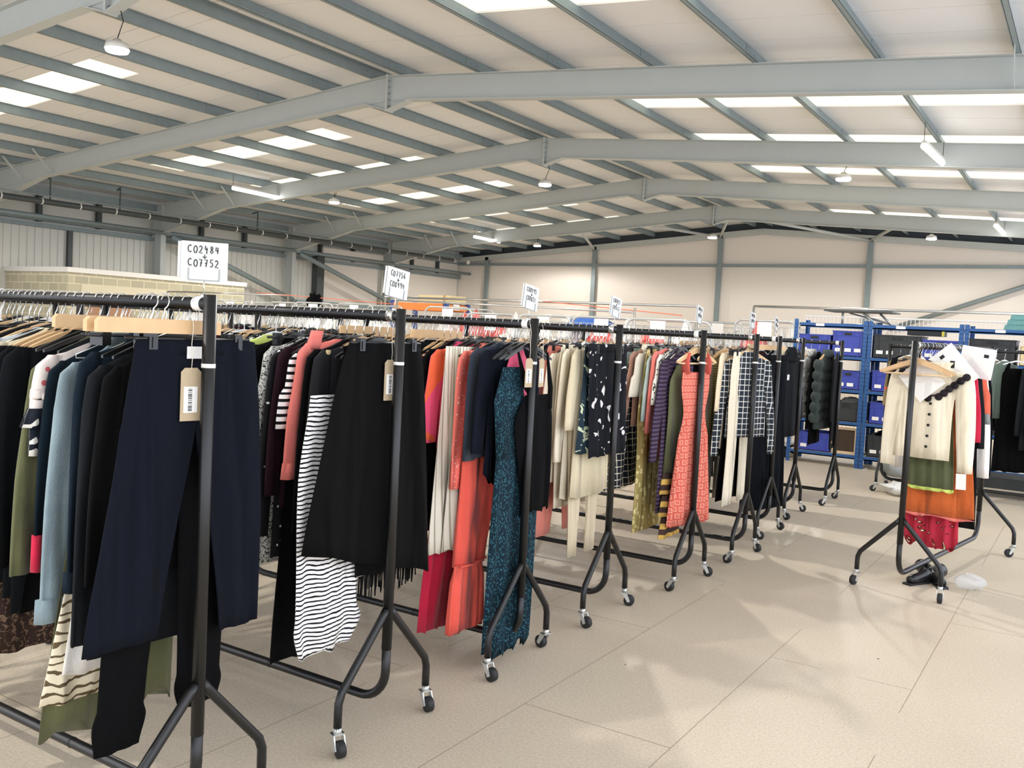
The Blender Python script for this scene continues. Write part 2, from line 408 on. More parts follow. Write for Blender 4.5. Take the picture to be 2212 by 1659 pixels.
# purlins
ordn = ['first', 'second', 'third', 'fourth', 'fifth', 'sixth', 'seventh', 'eighth', 'ninth', 'tenth']
def purlin(x, side, lab):
    z1 = roofz(x)-.005; z0 = z1-.19; q = MB()
    q.bb((x-.006, -8, z0), (x+.006, 38.0, z1)); q.bb((x, -8, z0), (x+side*.07, 38.0, z0+.006)); q.bb((x-side*.065, -8, z1-.006), (x, 38.0, z1))
    q.bb((x+side*.067, -8, z0), (x+side*.07, 38., z0+.025))
    for y in FY:
        q.bb((x+.006, y-.45, z0+.01), (x+.014, y+.45, z1-.01))
        for s_ in (-.3, -.12, .12, .3): q.cyl((x, y+s_, z0+.1), .012, .04, 'x', 6)
    tag(build('roof_purlin', q, GALV), lab, 'roof beam', 'roof purlins')
for i, x in enumerate((-12.45, -13.75, -15.35, -17.0, -18.7, -20.45, -22.15, -23.65, -25.1, -26.4)):
    purlin(x, -1, 'galvanised roof purlin running away from camera, %s down the left slope from the ridge' % ordn[i])
for i, x in enumerate((-11.75, -9.96, -8.25, -6.52, -4.78, -2.99, -1.22, .5, 2.2)):
    purlin(x, 1, 'galvanised roof purlin running away from camera, %s down the right slope from the ridge' % ordn[i])
# left side steel: rails, ties, pipe
ls = thing('side_frame', 'grey steel rails and ties running along the left side wall', 'steel frame', (0, 0, 0))
build('eaves_beam', MB().bb((XW+.05, -8, 4.95), (XW+.3, 38, 5.22)), GALV, ls)
for z, h in ((3.98, .12), (4.18, .06), (4.72, .05)): build('rail', MB().bb((XW+.02, -8, z), (XW+.22, 38, z+h)), GALV, ls)
q = MB()
for i in range(-1, 5):
    for f in (.33, .66):
        y = FY[0]+S*(i+f); 
        build('hanger_post', MB().bb((XW+.05, y-.07, 4.15), (XW+.2, y+.07, 5.0)), DKSTEEL, ls)
for i in range(-1, 5):
    y = FY[0]+S*i; build('tie_tube', MB().tube([(XC+.1, y, 4.25), (XC+.1, y+S-.1, 4.25)], .07, 8), GALV, ls)
build('cladding_post', MB().bb((XW+.01, 17.0, 0), (XW+.14, 17.14, 4.0)), DKSTEEL, ls)
build('brace', MB().tube([(XC+.15, 26.3, 4.15), (XC+.15, 32.1, 2.45)], .1, 8), GALV, ls)
build('brace', MB().tube([(XC+.15, 20.3, 4.15), (XC+.15, 26., 2.3)], .1, 8), GALV, ls)
build('low_rail', MB().bar((XC+.1, 26.2, 2.25), (XC+.1, 32.1, 2.25), .1, .16), GALV, ls)
build('door_jamb', MB().bb((XW+.05, 27.75, 0), (XW+.35, 28.15, 4.3)), DKSTEEL, ls)
p = thing('heating_pipe', 'dark pipe with pale clips slung along the left side of the hall', 'pipe', (-25.3, 0, 0))
def pz(y): return 4.50+.0055*(y-13.5)
build('pipe_run', MB().tube([(0, -6, pz(-6)), (0, 34.3, pz(34.3))], .085, 10), DKSTEEL, p)
build('thin_pipe', MB().tube([(.05, -6, pz(-6)+.16), (.05, 34.3, pz(34.3)+.16)], .02, 6), GALV, p)
for i in range(24): build('clip', MB().cyl((0, 9+i*1.15, pz(9+i*1.15)), .095, .035, 'y', 10), WHITEP, p)
for y in (15.0, 17.2, 22.6): 
    build('bracket', MB().bar((0, y, pz(y)), (0, y, 5.25), .03, .03, (0, 1, 0)).bar((0, y, 5.25), (-.6, y+.3, 5.25), .04, .04), DKSTEEL, p)
# blockwork room on the left
def block_mat():
    m, nt, b = base('blockwork', .9)
    tc = nt.nodes.new('ShaderNodeTexCoord'); sp = nt.nodes.new('ShaderNodeSeparateXYZ'); nt.links.new(tc.outputs['Object'], sp.inputs[0])
    cb = nt.nodes.new('ShaderNodeCombineXYZ'); nt.links.new(_math(nt, 'ADD', sp.outputs['X'], sp.outputs['Y']), cb.inputs[0]); nt.links.new(sp.outputs['Z'], cb.inputs[1])
    br = nt.nodes.new('ShaderNodeTexBrick'); nt.links.new(cb.outputs[0], br.inputs['Vector'])
    br.inputs['Scale'].default_value = 1; br.inputs['Brick Width'].default_value = .45; br.inputs['Row Height'].default_value = .225; br.inputs['Mortar Size'].default_value = .012
    br.inputs['Color1'].default_value = (*s2l((196, 188, 160)), 1); br.inputs['Color2'].default_value = (*s2l((178, 172, 148)), 1); br.inputs['Mortar'].default_value = (*s2l((228, 218, 190)), 1)
    nt.links.new(br.outputs['Color'], b.inputs['Base Color']); return m
XB, YB0, YB1, ZB = -24.5, 15.1, 21.4, 2.62
q = MB().bb((XW+.05, YB0, 0), (XB, YB0+.2, ZB)).bb((XB-.2, YB0+.2, 0), (XB, YB1, ZB)).bb((XC+.02, YB1-.2, 0), (XB-.2, YB1, ZB))
q.bb((XW+.05, YB0+.21, ZB-.25), (XB-.21, YB1-.21, ZB-.1))
struct('wall_room', q, block_mat())
q = MB().bb((XW+.02, YB0-.06, ZB-.06), (XB+.06, YB0+.25, ZB+.08)).bb((XB-.2, YB0+.25, ZB-.06), (XB+.06, YB1+.06, ZB+.08))
struct('trim_4', q, PAPER)
q = MB().bb((XB+.005, 15.5, 1.98), (XB+.03, 18.3, 2.25)); struct('trim_5', q, plain('lintel', (222, 212, 184), .9))
q = MB().bb((XB+.005, 15.7, 0), (XB+.03, 17.1, 1.98)); struct('door_1', q, plain('door_brown', (170, 128, 96), .6))

# ------------------------------------------------------------------ lamps
LAMPM = emis('lamp_glass', (255, 250, 240), 28.)
TUBEM = emis('tube_glass', (250, 250, 250), 9.)
LHOUSE = plain('lamp_housing', (210, 208, 200), .4, .2)
def pendant(x, y, z, ztop, lab, e):
    t = thing('pendant_lamp', lab, 'lamp', (x, y, z), 0, 'high bay lamps')
    build('housing', MB().tube([(0, 0, .16), (0, 0, .12), (0, 0, .1), (0, 0, .02)], [.05, .08, .15, .17], 24), LHOUSE, t)
    build('lens', MB().tube([(0, 0, .018), (0, 0, -.02)], [.165, .15], 24), LAMPM, t)
    build('cable', MB().tube([(0, 0, .16), (.1, .02, .4), (.0, 0, .7), (0, 0, ztop-z)], .008, 6), BLACKP, t)
    l = bpy.data.lights.new('lamp_light', 'SPOT'); l.energy = e; l.spot_size = math.radians(168); l.spot_blend = .25; l.shadow_soft_size = .09; l.color = (1, .975, .94)
    o = bpy.data.objects.new('lamp_light', l); COL.objects.link(o); o.location = (x, y, z-.12)
LE = 430
for x, y, z, lab, e in (
    (-12.0, 8.05, 5.22, 'glaring round pendant lamp at the top left under the nearest ridge', LE),
    (-12.1, 20.14, 5.25, 'round pendant lamp hanging from the apex of the third frame', LE),
    (-12.1, 32.1, 5.25, 'small round pendant lamp under the farthest apex near the end wall', LE*.8),
    (-20.5, 21.38, 5.25, 'round pendant lamp left of centre below the skylight strip', LE*1.5),
    (-20.9, 34.4, 5.25, 'small far pendant lamp on a long cable left of the end-wall posts', LE*1.2),
    (-5.05, 21.22, 5.25, 'bright pendant lamp right of centre between the third and fourth frames', LE),
    (-4.94, 33.2, 5.25, 'far pendant lamp at the right above the blue shelving', LE*.8)):
    pendant(x, y, z, rz(x)-.3, lab, e)
for x, y in ((-4.9, 8.6), (-11.9, -3), (-20.2, 8.6), (-4.9, -1.0)):     # lamps of the same grid outside the frame
    pendant(x, y, 5.25, rz(x)-.1, 'pendant lamp of the hall grid beyond the edge of the view', LE*(1.7 if x < -15 else 1.15))
def tube(a, b, lab):
    a = Vector(a); b = Vector(b); m_ = (a+b)/2
    t = thing('tube_light', lab, 'lamp', m_, 0, 'linear tube lights')
    build('diffuser', MB().tube([a-m_, b-m_], .055, 10), TUBEM, t)
    build('body', MB().bar(a-m_+Vector((0, 0, .07)), b-m_+Vector((0, 0, .07)), .09, .05), LHOUSE, t)
    q = MB()
    for p_ in (a, b): q.tube([p_-m_+Vector((0, 0, .08)), p_-m_+Vector((0, 0, rz(p_.x)-p_.z))], .006, 5)
    build('cable', q, BLACKP, t)
tube((-21.45, 18.2, 5.25), (-21.6, 20.3, 5.25), 'long glowing tube light at the left in front of a rafter')
tube((-21.65, 30.7, 5.25), (-21.75, 32.7, 5.25), 'glowing tube light far off left of the apex lamps')
tube((-2.94, 18.1, 5.25), (-2.86, 19.85, 5.25), 'glowing tube light at the upper right below a rafter')
tube((-2.77, 29.9, 5.25), (-2.72, 32.0, 5.25), 'small glowing tube light at the far right edge')
# ------------------------------------------------------------------ clothes racks
RZ = 1.593            # rail centre height
def arc(c, r, a0, a1, n, ax='xz'):
    out = []
    for i in range(n+1):
        a = a0+(a1-a0)*i/n; p, q = r*math.cos(a), r*math.sin(a)
        out.append((c[0]+p, c[1], c[2]+q))
    return out
def castor(parent, x, y, rot, sy):
    o = build('castor', MB().tube([(0, 0, .1), (0, 0, .075)], .016, 10).prism([(-.014, .082), (.016, .082), (.038, .03), (.024, .022)], -.022, -.017, 'y')
              .prism([(-.014, .082), (.016, .082), (.038, .03), (.024, .022)], .017, .022, 'y').bb((-.016, -.022, .076), (.018, .022, .082)), ZINC, parent, (x, y, 0), rot)
    build('wheel', MB().tube([(.03, -.015, .032), (.03, -.012, .032), (.03, .012, .032), (.03, .015, .032)], [.024, .031, .031, .024], 18), RUBBER, o)
def make_rack(lab, loc, rotz, L=1.83, band=True, seed=0, half=.257, group='black tubular clothes racks', short=False):
    r_ = random.Random(seed); t = thing('clothes_rack', lab, 'clothes rack', loc, rotz, group)
    # local: end upright at x=0, rail runs to x=-L
    build('rail', MB().tube([(-.01, 0, RZ), (-L+.01, 0, RZ)], .0185, 14), RACK, t)
    for sx, x in ((1, 0.), (-1, -L)):
        o = build('upright', MB().tube([(x, 0, RZ+.027), (x, 0, .32)], .0195, 14), RACK, t)
        if band: build('label_band', MB().cyl((x, 0, 1.415), .0205, .012, 'z', 14), PAPER, o)
    q = MB(); rr = .12; zb = .115
    path = [(0, 0, .34)]+[(-rr+rr*math.cos(a), 0, zb+rr-rr*math.sin(a)) for a in [PI/2*i/8 for i in range(9)]]
    path += [(-L+p_, 0, z_) for p_, z_ in [(-(x_), z_) for x_, y_, z_ in path[::-1]]]
    build('base_tube', q.tube(path, .0175, 12).tube([(-.62, 0, zb), (-.625, 0, zb)], .0188, 12), RACK, t)
    build('end_sleeve', MB().cyl((-.045, 0, RZ), .0215, .03, 'x', 14), (PAPER if seed % 2 else CHROME), t)
    for x in (0., -L):
        for s_ in (-1, 1):
            pts = [(x, s_*.012, .475), (x, s_*.03, .452), (x, s_*(half-.045), .255), (x, s_*(half-.015), .222), (x, s_*(half-.001), .185), (x, s_*half, .15), (x, s_*half, .092)]
            build('leg', MB().tube(pts, .0155, 12), RACK, t)
            castor(t, x, s_*half, r_.choice((-.4, -.2, .3, -2.6, 2.9, -.9)), s_)
    return t
RK = {1: (-2.166, 1.769, 0), 2: (-2.212, 2.683, 0), 3: (-2.193, 3.622, 0), 4: (-2.217, 4.563, 0), 5: (-2.099, 5.528, 0), 6: (-2.066, 6.49, 0), 7: (-2.179, 7.438, -.03), 8: (-2.255, 8.423, 0), 9: (-2.145, 9.438, 0)}
RN = {1: 'nearest', 2: 'second nearest', 3: 'third nearest', 4: 'fourth', 5: 'fifth', 6: 'sixth', 7: 'seventh', 8: 'eighth', 9: 'last'}
rack_lab = {1: 'black clothes rack nearest the camera, its feet cut by the bottom edge', 2: 'black clothes rack holding the black coat and striped dress',
            3: 'black clothes rack in front of the teal maxi dress', 4: 'black clothes rack with cream clothes and dark floral skirt at its end',
            5: 'black clothes rack behind the coral patterned dress', 6: 'black clothes rack with the checked jacket at its end',
            7: 'black clothes rack with the long pleated black dress at its end', 8: 'black clothes rack with the dark grey coat at its end',
            9: 'farthest black clothes rack of the row, with quilted jackets at its end'}
for k, (x, y, a) in RK.items(): make_rack(rack_lab[k], (x, y, 0), a, seed=k)

# hangers: prototype meshes around the rail centre, plane across the rail
def hook_mb(r=.0225, w=.0018):
    pts = []
    for i in range(15):
        a = (PI-.25)-(PI-.25+1.0)*i/14; pts.append((.009*(a/PI), r*math.cos(a), r*math.sin(a)))
    pts += [(0, .006, -.04), (0, 0, -.052), (0, 0, -.088)]
    return MB().tube(pts, w, 6)
def arms(hw, drop, w0, w1, th, z0=-.084, n=10):
    top = []; bot = []
    for i in range(-n, n+1):
        t_ = i/n; y = hw*t_; a = abs(t_)
        z = z0-drop*(a**1.25); h = w0+(w1-w0)*a
        if a > .93: h *= .7
        top.append((y, z)); bot.append((y, z-h))
    return MB().prism(top+bot[::-1], -th/2, th/2, 'x')
def proto_hanger(kind):
    if kind == 'wood': parts = [('hook', hook_mb(), CHROME), ('body', arms(.215, .085, .034, .022, .012), WOOD), ('bar', MB().tube([(0, -.195, -.185), (0, .195, -.185)], .0055, 8), WOODP)]
    elif kind == 'plastic': parts = [('hook', hook_mb(), CHROME), ('body', arms(.205, .075, .018, .012, .009).add([], []), BLACKP)]
    elif kind == 'white': parts = [('hook', hook_mb(.0225, .0022), WHITEP), ('body', arms(.205, .075, .016, .012, .009), WHITEP)]
    elif kind == 'wire': parts = [('hook', hook_mb(), ZINC), ('body', MB().tube([(0, 0, -.085), (0, -.2, -.165), (0, -.2, -.175), (0, .2, -.175), (0, .2, -.165), (0, 0, -.085)], .0018, 6), ZINC)]
    elif kind == 'clip':
        b_ = MB().tube([(0, -.2, -.105), (0, .2, -.105)], .005, 8)
        c_ = [MB().bb((-.013, s_*.15-.014, -.135), (.013, s_*.15+.014, -.088)).bb((.013, s_*.15-.004, -.13), (.016, s_*.15+.004, -.1)) for s_ in (-1, 1)]
        parts = [('hook', hook_mb(), CHROME), ('bar', b_, BLACKP), ('clip', c_[0], BLACKP), ('clip', c_[1], BLACKP)]
    elif kind == 'clamp':
        q_ = MB().prism([(-.2, -.06), (-.19, -.05), (.19, -.05), (.2, -.06), (.2, -.09), (-.2, -.09)], -.009, .009, 'x')
        parts = [('hook', hook_mb(), CHROME), ('body', q_, WOOD)]
    out = []
    for n_, mb, m in parts:
        me = mb.mesh(n_); me.materials.append(m); out.append((n_, me))
    return out
HP = {k: proto_hanger(k) for k in ('wood', 'plastic', 'white', 'wire', 'clip', 'clamp')}
HNAME = {'wood': 'wooden_hanger', 'plastic': 'plastic_hanger', 'white': 'plastic_hanger', 'wire': 'wire_hanger', 'clip': 'clip_hanger', 'clamp': 'wooden_clamp_hanger'}
HWORD = {'wood': 'beech wood hanger', 'plastic': 'black plastic hanger', 'white': 'white plastic hanger', 'wire': 'thin metal wire hanger', 'clip': 'black two-clip hanger', 'clamp': 'flat wooden clamp hanger'}
HMASTER = {}
def hanger(kind, loc, rotz, lab, group=None):
    if kind not in HMASTER:
        t = thing(HNAME[kind], lab, 'hanger', loc, rotz, group)
        for n_, me in HP[kind]:
            o = bpy.data.objects.new(n_, me); COL.objects.link(o); o.parent = t
        HMASTER[kind] = t; return t
    t = dup(HMASTER[kind], loc, rotz, lab)
    if group: t['group'] = group
    elif 'group' in t: del t['group']
    return t

# garments (local origin = rail centre; y across the rail, z down, front towards +x)
def g_top(sh=.205, tip=-.165, neck=.07, hem_w=.22, hem_z=-.75, th=.013, fold=.003, k=2, sl=.55, slw=.04, sle=.05, cuff=.85, uc=0., hem=.0, flare=1.):
    parts = []
    rows = interp([(-.1, 0, neck, .008, 0), (tip*.55-.04, 0, sh*.55, .011, 0), (tip, 0, sh, th, 0), (tip-.06, 0, sh*1.0, th, fold), (-.34, uc*.4, hem_w*.92, th, fold), (hem_z, uc, hem_w*flare, th, fold*1.8)], 4)
    parts.append(('body', MB().loft(rows, 32, k, 1., hem=hem)))
    if sl:
        for s_ in (-1, 1):
            z1 = tip-sl; y0 = s_*(sh-.005)
            r_ = interp([(tip+.012, y0-s_*.02, slw*.55, .009, 0), (tip-.02, y0, slw*.9, .013, 0), (tip-.12, y0+s_*.012, slw, .015, .002), (tip-sl*.55, y0+s_*sle*.7, slw*.95, .014, .003), (z1, y0+s_*sle, slw*cuff, .013, .002)], 4)
            parts.append(('sleeve', MB().loft(r_, 18, 1.5, s_)))
    return parts
def g_skirt(w0=.16, w1=.24, z0=-.11, z1=-.75, fold=.01, k=3, th=.01, uc=0., hem=.006, waist=True, ph=.3, e=1., slant=0.):
    rows = []
    for i in range(13):
        t_ = i/12; rows.append((z0+(z1-z0)*t_, uc*t_, w0+(w1-w0)*t_**e, th+.004*t_, fold*min(1, .15+t_)))
    parts = [('body', MB().loft(rows, 48, k, ph, hem=hem, slant=slant))]
    if waist: parts.append(('waistband', MB().loft([(z0+.002, 0, w0+.002, th+.003, fold*.15), (z0-.04, 0, w0+.005, th+.004, fold*.2)], 40, k, ph)))
    return parts
def g_trousers(w0=.19, hip=.22, z0=-.11, crotch=-.37, z1=-1.08, leg=(.1, .08), sp=(.1, .11), th=.011, fold=.003):
    q = MB()
    for s_ in (-1, 1):
        q.loft(interp([(z0, s_*w0*.48, w0*.53, th+.001, 0), (z0-.15, s_*hip*.48, hip*.53, th+.003, 0), (crotch, s_*hip*.51, hip*.5, th+.002, 0), (crotch-.1, s_*hip*.54, leg[0]+.01, th+.002, fold), ((crotch+z1)/2, s_*(sp[0]+.01), leg[0], th+.001, fold), (z1, s_*sp[1], leg[1], th, fold)], 5), 24, 2, s_)
    return [('body', q), ('waistband', MB().loft([(z0+.003, 0, w0+.001, th+.002, 0), (z0-.038, 0, w0+.005, th+.003, 0)], 36))]
def g_dress(sh=.1, w=.17, waist=.15, z1=-1.15, hemw=.28, fold=.01, k=3, uc=0., top=-.2, wz=-.5, th=.011, straps=True, hem=.008, ph=0.):
    rows = interp([(top, 0, sh, .01, 0), (top-.1, 0, w, th, 0), (wz, 0, waist, th, fold*.2), (wz-.15, uc*.3, waist+(hemw-waist)*.4, th, fold*.6), (z1, uc, hemw, th+.004, fold)], 5)
    parts = [('body', MB().loft(rows, 48, k, ph, hem=hem))]
    if straps:
        for s_ in (-1, 1): parts.append(('strap', MB().loft(interp([(-.115-abs(.0), s_*.075, .014, .006, 0), (top-.02, s_*sh*.9, .024, .008, 0)], 3), 12)))
    return parts
def garment(name, lab, cat, loc, rotz, parts, mat, group=None, mats=None):
    t = thing(name, lab, cat, loc, rotz, group)
    for n_, mb in parts:
        m = (mats or {}).get(n_, mat); o = build(n_, mb, m, t)
        if mats and n_ in mats: o['label'] = n_.replace('_', ' ')+' in '+m.name.replace('_', ' ')
    return t
# colours of cloth
BLK = fabric('black_cloth', (9, 9, 10)); BLK2 = fabric('soft_black_cloth', (14, 14, 14)); NVY = fabric('navy_cloth', (17, 20, 29)); DKG = fabric('charcoal_cloth', (29, 31, 33))
DENIM = fabric('dark_denim', (24, 34, 43), .25, 40.); LDENIM = fabric('light_denim', (128, 144, 148), .35, 10.); OLIVE = fabric('olive_cloth', (96, 97, 66)); CREAM = fabric('cream_cloth', (233, 222, 196), .05)
BEIGE = fabric('beige_cloth', (208, 194, 162), .08); WHITE = fabric('white_cloth', (238, 232, 222), .04); CORAL = fabric('coral_cloth', (240, 100, 84), .1); RED = fabric('crimson_cloth', (188, 34, 62), .12); DRED = fabric('dark_red_cloth', (50, 24, 27))
PINK = fabric('pink_cloth', (236, 96, 130), .08); BRN = fabric('brown_cloth', (168, 128, 108), .08); GREY = fabric('grey_cloth', (128, 132, 128)); SAGE = fabric('sage_cloth', (96, 110, 96)); DTEAL = fabric('dark_teal_cloth', (18, 29, 36))
SALMON = fabric('salmon_cloth', (226, 122, 110), .1); LIME = fabric('lime_cloth', (200, 214, 110)); YEL = fabric('pale_yellow_cloth', (232, 220, 150)); TEALG = fabric('pale_teal_cloth', (176, 196, 188)); ORG = fabric('rust_orange_knit', (196, 98, 48), .14, 60.); GRN = fabric('green_knit', (92, 98, 68), .12, 60.)
STRP = stripes('black_white_stripe', (240, 236, 230), (22, 22, 30), .0165, .36, wob=.02); STRB = stripes('bold_black_white_stripe', (238, 234, 228), (20, 20, 22), .028, .42); TIGER = stripes('tiger_stripe', (226, 214, 184), (96, 82, 58), .03, .28, wob=.06)
CREST = stripes('cream_pinstripe', (230, 224, 206), (168, 160, 138), .021, .22, vertical=True); PURP = stripes('purple_stripe_knit', (48, 38, 54), (84, 68, 90), .026, .45); OLSTR = stripes('olive_stripe', (142, 136, 92), (94, 90, 60), .018, .5)
CHECK = stripes('navy_window_check', (34, 38, 48), (232, 224, 200), .042, .12, grid=True); CHECK2 = stripes('grey_window_check', (48, 54, 62), (226, 224, 216), .04, .13, grid=True)
FLORAL = spots('pink_floral', (238, 224, 214), (214, 104, 112), 24, .26); DKFLOR = blotch('dark_floral', (26, 30, 38), (216, 212, 202), 9, .60, 1.5); NVFLOR = blotch('navy_green_floral', (34, 48, 58), (196, 204, 170), 14, .58, 2.)
SILVER = blotch('silver_lace', (48, 48, 46), (206, 204, 194), 110, .46, 4.); SEQ = spots('black_with_studs', (24, 24, 26), (236, 236, 236), 28, .13); TEALP = spots('teal_leaf_print', (14, 34, 44), (50, 98, 110), 95, .34, stretch=(1.7, .8)); CORALP = spots('coral_speckle', (236, 118, 104), (250, 196, 180), 60, .22)
REDSQ = tiles('coral_square_print', (204, 96, 82), (234, 166, 142), .034, .042, .1, (214, 122, 104)); YELP = spots('yellow_scale_print', (170, 150, 92), (226, 212, 150), 22, .36, c3=(204, 188, 124)); REDP = spots('red_paisley', (184, 50, 68), (104, 36, 30), 24, .3, c3=(236, 220, 180), stretch=(.8, 1.5))
PINKOR = blotch('pink_orange_wash', (238, 84, 120), (240, 104, 66), 3, .5, 1.); MULTI = stripes('multi_frill', (216, 176, 92), (70, 52, 48), .07, .5); SHEAR = blotch('grey_shearling', (150, 148, 140), (218, 214, 204), 90, .5, 4.); MARL = blotch('grey_marl', (120, 116, 104), (168, 160, 144), 80, .5, 3.)
PLAID = stripes('plaid_band', (214, 92, 72), (96, 84, 66), .06, .5)
OCC = {k: [] for k in RK}
def hang(k, dx, kind, name, lab, cat, parts, mat, rot=0., mats=None, yo=0., hl=None):
    x, y, a = RK[k]; OCC[k].append(dx)
    ws = (HWORD[kind].replace(' with two clips', '')+' carrying the '+lab).split()[:15]
    while ws[-1] in ('a', 'the', 'with', 'and', 'of', 'on', 'in', 'at', 'to', 'behind', 'beside', 'below', 'its', 'next', 'hanging', 'facing', 'nearest', 'under', 'between', 'black', 'three', 'small', 'left', 'showing', 'cream', 'second'): ws.pop()
    hanger(kind, (x+dx, y, RZ), rot, hl or ' '.join(ws), None)
    return garment(name, lab, cat, (x+dx, y+yo, RZ), rot, parts, mat, None, mats)
# ---- rack 1
j = MB()
j.loft(interp([(-.11, -.09, .108, .0135, 0), (-.29, -.104, .124, .0145, .001), (-.36, -.116, .126, .014, .001), (-.65, -.168, .122, .0135, .003), (-.965, -.22, .12, .012, .002)], 6), 30, 2, 1)
j.loft(interp([(-.11, .118, .106, .0135, 0), (-.29, .124, .122, .0145, .001), (-.36, .13, .122, .014, .001), (-.65, .165, .1, .0135, .003), (-1.0, .19, .078, .012, .002)], 6), 30, 2, 2)
jn = hang(1, -.06, 'clip', 'trousers', 'wide dark navy trousers at the end of the nearest rack with a brown tag', 'trousers', [('body', j), ('waistband', MB().loft([(-.108, .016, .2, .0135, 0), (-.15, .013, .206, .0145, 0)], 40))], fabric('navy_denim', (16, 19, 27), .15, 120.))
build('brand_patch', MB().bb((.0148, -.04, -.16), (.0165, .03, -.125)), PAPER, jn)
build('button', MB().cyl((.017, .028, -.195), .011, .006, 'x', 16), ZINC, jn)
j = MB(); j.loft(interp([(-.12, 0, .17, .012, 0), (-.38, 0, .2, .014, .002)], 3), 36)
j.loft(interp([(-.34, -.1, .1, .013, 0), (-.7, -.14, .095, .014, .002), (-1.15, -.185, .075, .013, .004), (-1.2, -.19, .085, .014, .005), (-1.28, -.195, .07, .012, .002)], 5), 26, 2, 1)
j.loft(interp([(-.34, .1, .1, .013, 0), (-.7, .09, .095, .014, .002), (-1.12, .08, .078, .013, .004), (-1.17, .08, .086, .014, .005), (-1.23, .08, .07, .012, .002)], 5), 26, 2, 3)
hang(1, -.105, 'clip', 'trousers', 'long black joggers hanging below the navy trousers on the nearest rack', 'trousers', [('body', j)], BLK)
hang(1, -.15, 'plastic', 'jumper', 'plain black jumper behind the navy trousers on the nearest rack', 'jumper', g_top(.2, -.2, hem_w=.215, hem_z=-.8, sl=.6), BLK2)
hang(1, -.2, 'plastic', 'cardigan', 'long charcoal cardigan with narrow sleeve reaching low on the nearest rack', 'cardigan', g_top(.215, -.2, hem_w=.235, hem_z=-1.03, sl=.78, sle=.04), DKG)
hang(1, -.25, 'wire', 'denim_jacket', 'dark denim jacket with a turned cuff on the nearest rack', 'jacket', g_top(.21, -.165, hem_w=.21, hem_z=-.72, sl=.66, sle=.03)+[('cuff', MB().loft([(-.78, -.236, .036, .016, 0), (-.84, -.238, .036, .016, 0)], 18)), ('collar', MB().loft([(-.085, 0, .08, .02, 0), (-.13, 0, .1, .02, 0)], 24))], DENIM)
hang(1, -.333, 'wire', 'denim_shirt', 'faded light blue denim shirt with long pale sleeve on the nearest rack', 'shirt', g_top(.21, -.2, hem_w=.215, hem_z=-.74, sl=.735, sle=.055, slw=.046)+[('cuff', MB().loft([(-.87, -.262, .042, .017, 0), (-.94, -.262, .045, .017, 0)], 18)), ('collar', MB().loft([(-.085, 0, .08, .02, 0), (-.13, 0, .1, .02, 0)], 24))], LDENIM)
hang(1, -.29, 'clip', 'skirt', 'cream skirt with brown tiger stripes hanging low on the nearest rack', 'skirt', g_skirt(.17, .12, -.5, -1.17, .01, 2, uc=-.2, waist=False), TIGER)
hang(1, -.275, 'clip', 'shirt', 'off-white shirt tail under the denim on the nearest rack', 'shirt', g_skirt(.17, .1, -.5, -1.09, .004, 2, uc=-.16, waist=False), WHITE)
q = g_skirt(.17, .22, -.3, -1.26, .012, 3, uc=-.08, hem=.035, waist=False)
hang(1, -.31, 'clip', 'skirt', 'olive green skirt with pointed hem, lowest on the nearest rack', 'skirt', q, OLIVE)
hang(1, -.45, 'clamp', 'blouse', 'pink floral blouse with black frilled cuff on the nearest rack', 'blouse', g_top(.215, -.185, hem_w=.2, hem_z=-.6, sl=.16, slw=.045, sle=.02)+[('frill', MB().loft([(-.33, -.232, .04, .02, .004), (-.385, -.24, .052, .026, .008)], 20, 3, 0)), ('frill', MB().loft([(-.385, -.238, .03, .016, .002), (-.47, -.236, .034, .02, .004)], 20, 3, 1))], FLORAL, mats={'frill': DKFLOR})
hang(1, -.415, 'plastic', 'coat', 'dark blue coat with crimson cuff beside the floral blouse', 'coat', g_top(.2, -.2, hem_w=.22, hem_z=-.95, sl=.5, sle=.04)+[('cuff', MB().loft([(-.7, -.24, .03, .014, 0), (-.81, -.245, .028, .013, 0)], 18))], DTEAL, mats={'cuff': RED})
hang(1, -.49, 'plastic', 'jumper', 'olive green jumper next to the floral blouse', 'jumper', g_top(.21, -.2, hem_w=.215, hem_z=-.7, sl=.63, sle=.06), OLIVE)
hang(1, -.53, 'plastic', 'dress', 'black sleeveless dress between the olive jumper and black coats', 'dress', g_dress(hemw=.24, z1=-.96), BLK)
for i, (dx, z) in enumerate(((-.60, -.98), (-.645, -.94), (-.69, -.9))):
    hang(1, dx, 'wood', 'coat', 'black wool coat on a beech hanger, %s of three alike' % ('nearest the floral blouse' if i == 0 else 'middle' if i == 1 else 'leftmost'), 'coat', g_top(.225, -.17, hem_w=.235, hem_z=z, sl=.66, slw=.048, sle=.05), fabric('wool_black', (17, 19, 21), .12, 200.))
hang(1, -.735, 'plastic', 'cardigan', 'cream fluffy cardigan at the left edge of the nearest rack', 'cardigan', g_top(.225, -.16, hem_w=.22, hem_z=-.7, sl=.5, slw=.05), fabric('cream_fluff', (226, 212, 176), .15, 90.))
hang(1, -.775, 'plastic', 'cardigan', 'pale grey cardigan left of the cream one', 'cardigan', g_top(.225, -.15, hem_w=.22, hem_z=-.7, sl=.5, slw=.05), fabric('pale_grey_cloth', (176, 180, 178)))
hang(1, -.82, 'wood', 'coat', 'dark teal coat at the left edge of the photo', 'coat', g_top(.22, -.16, hem_w=.22, hem_z=-.9, sl=.6), DTEAL)
hang(1, -.87, 'plastic', 'dress', 'brown speckled dress hem low at the left edge', 'dress', g_dress(hemw=.25, z1=-1.2), blotch('brown_speckle', (54, 40, 34), (120, 96, 78), 60, .56))
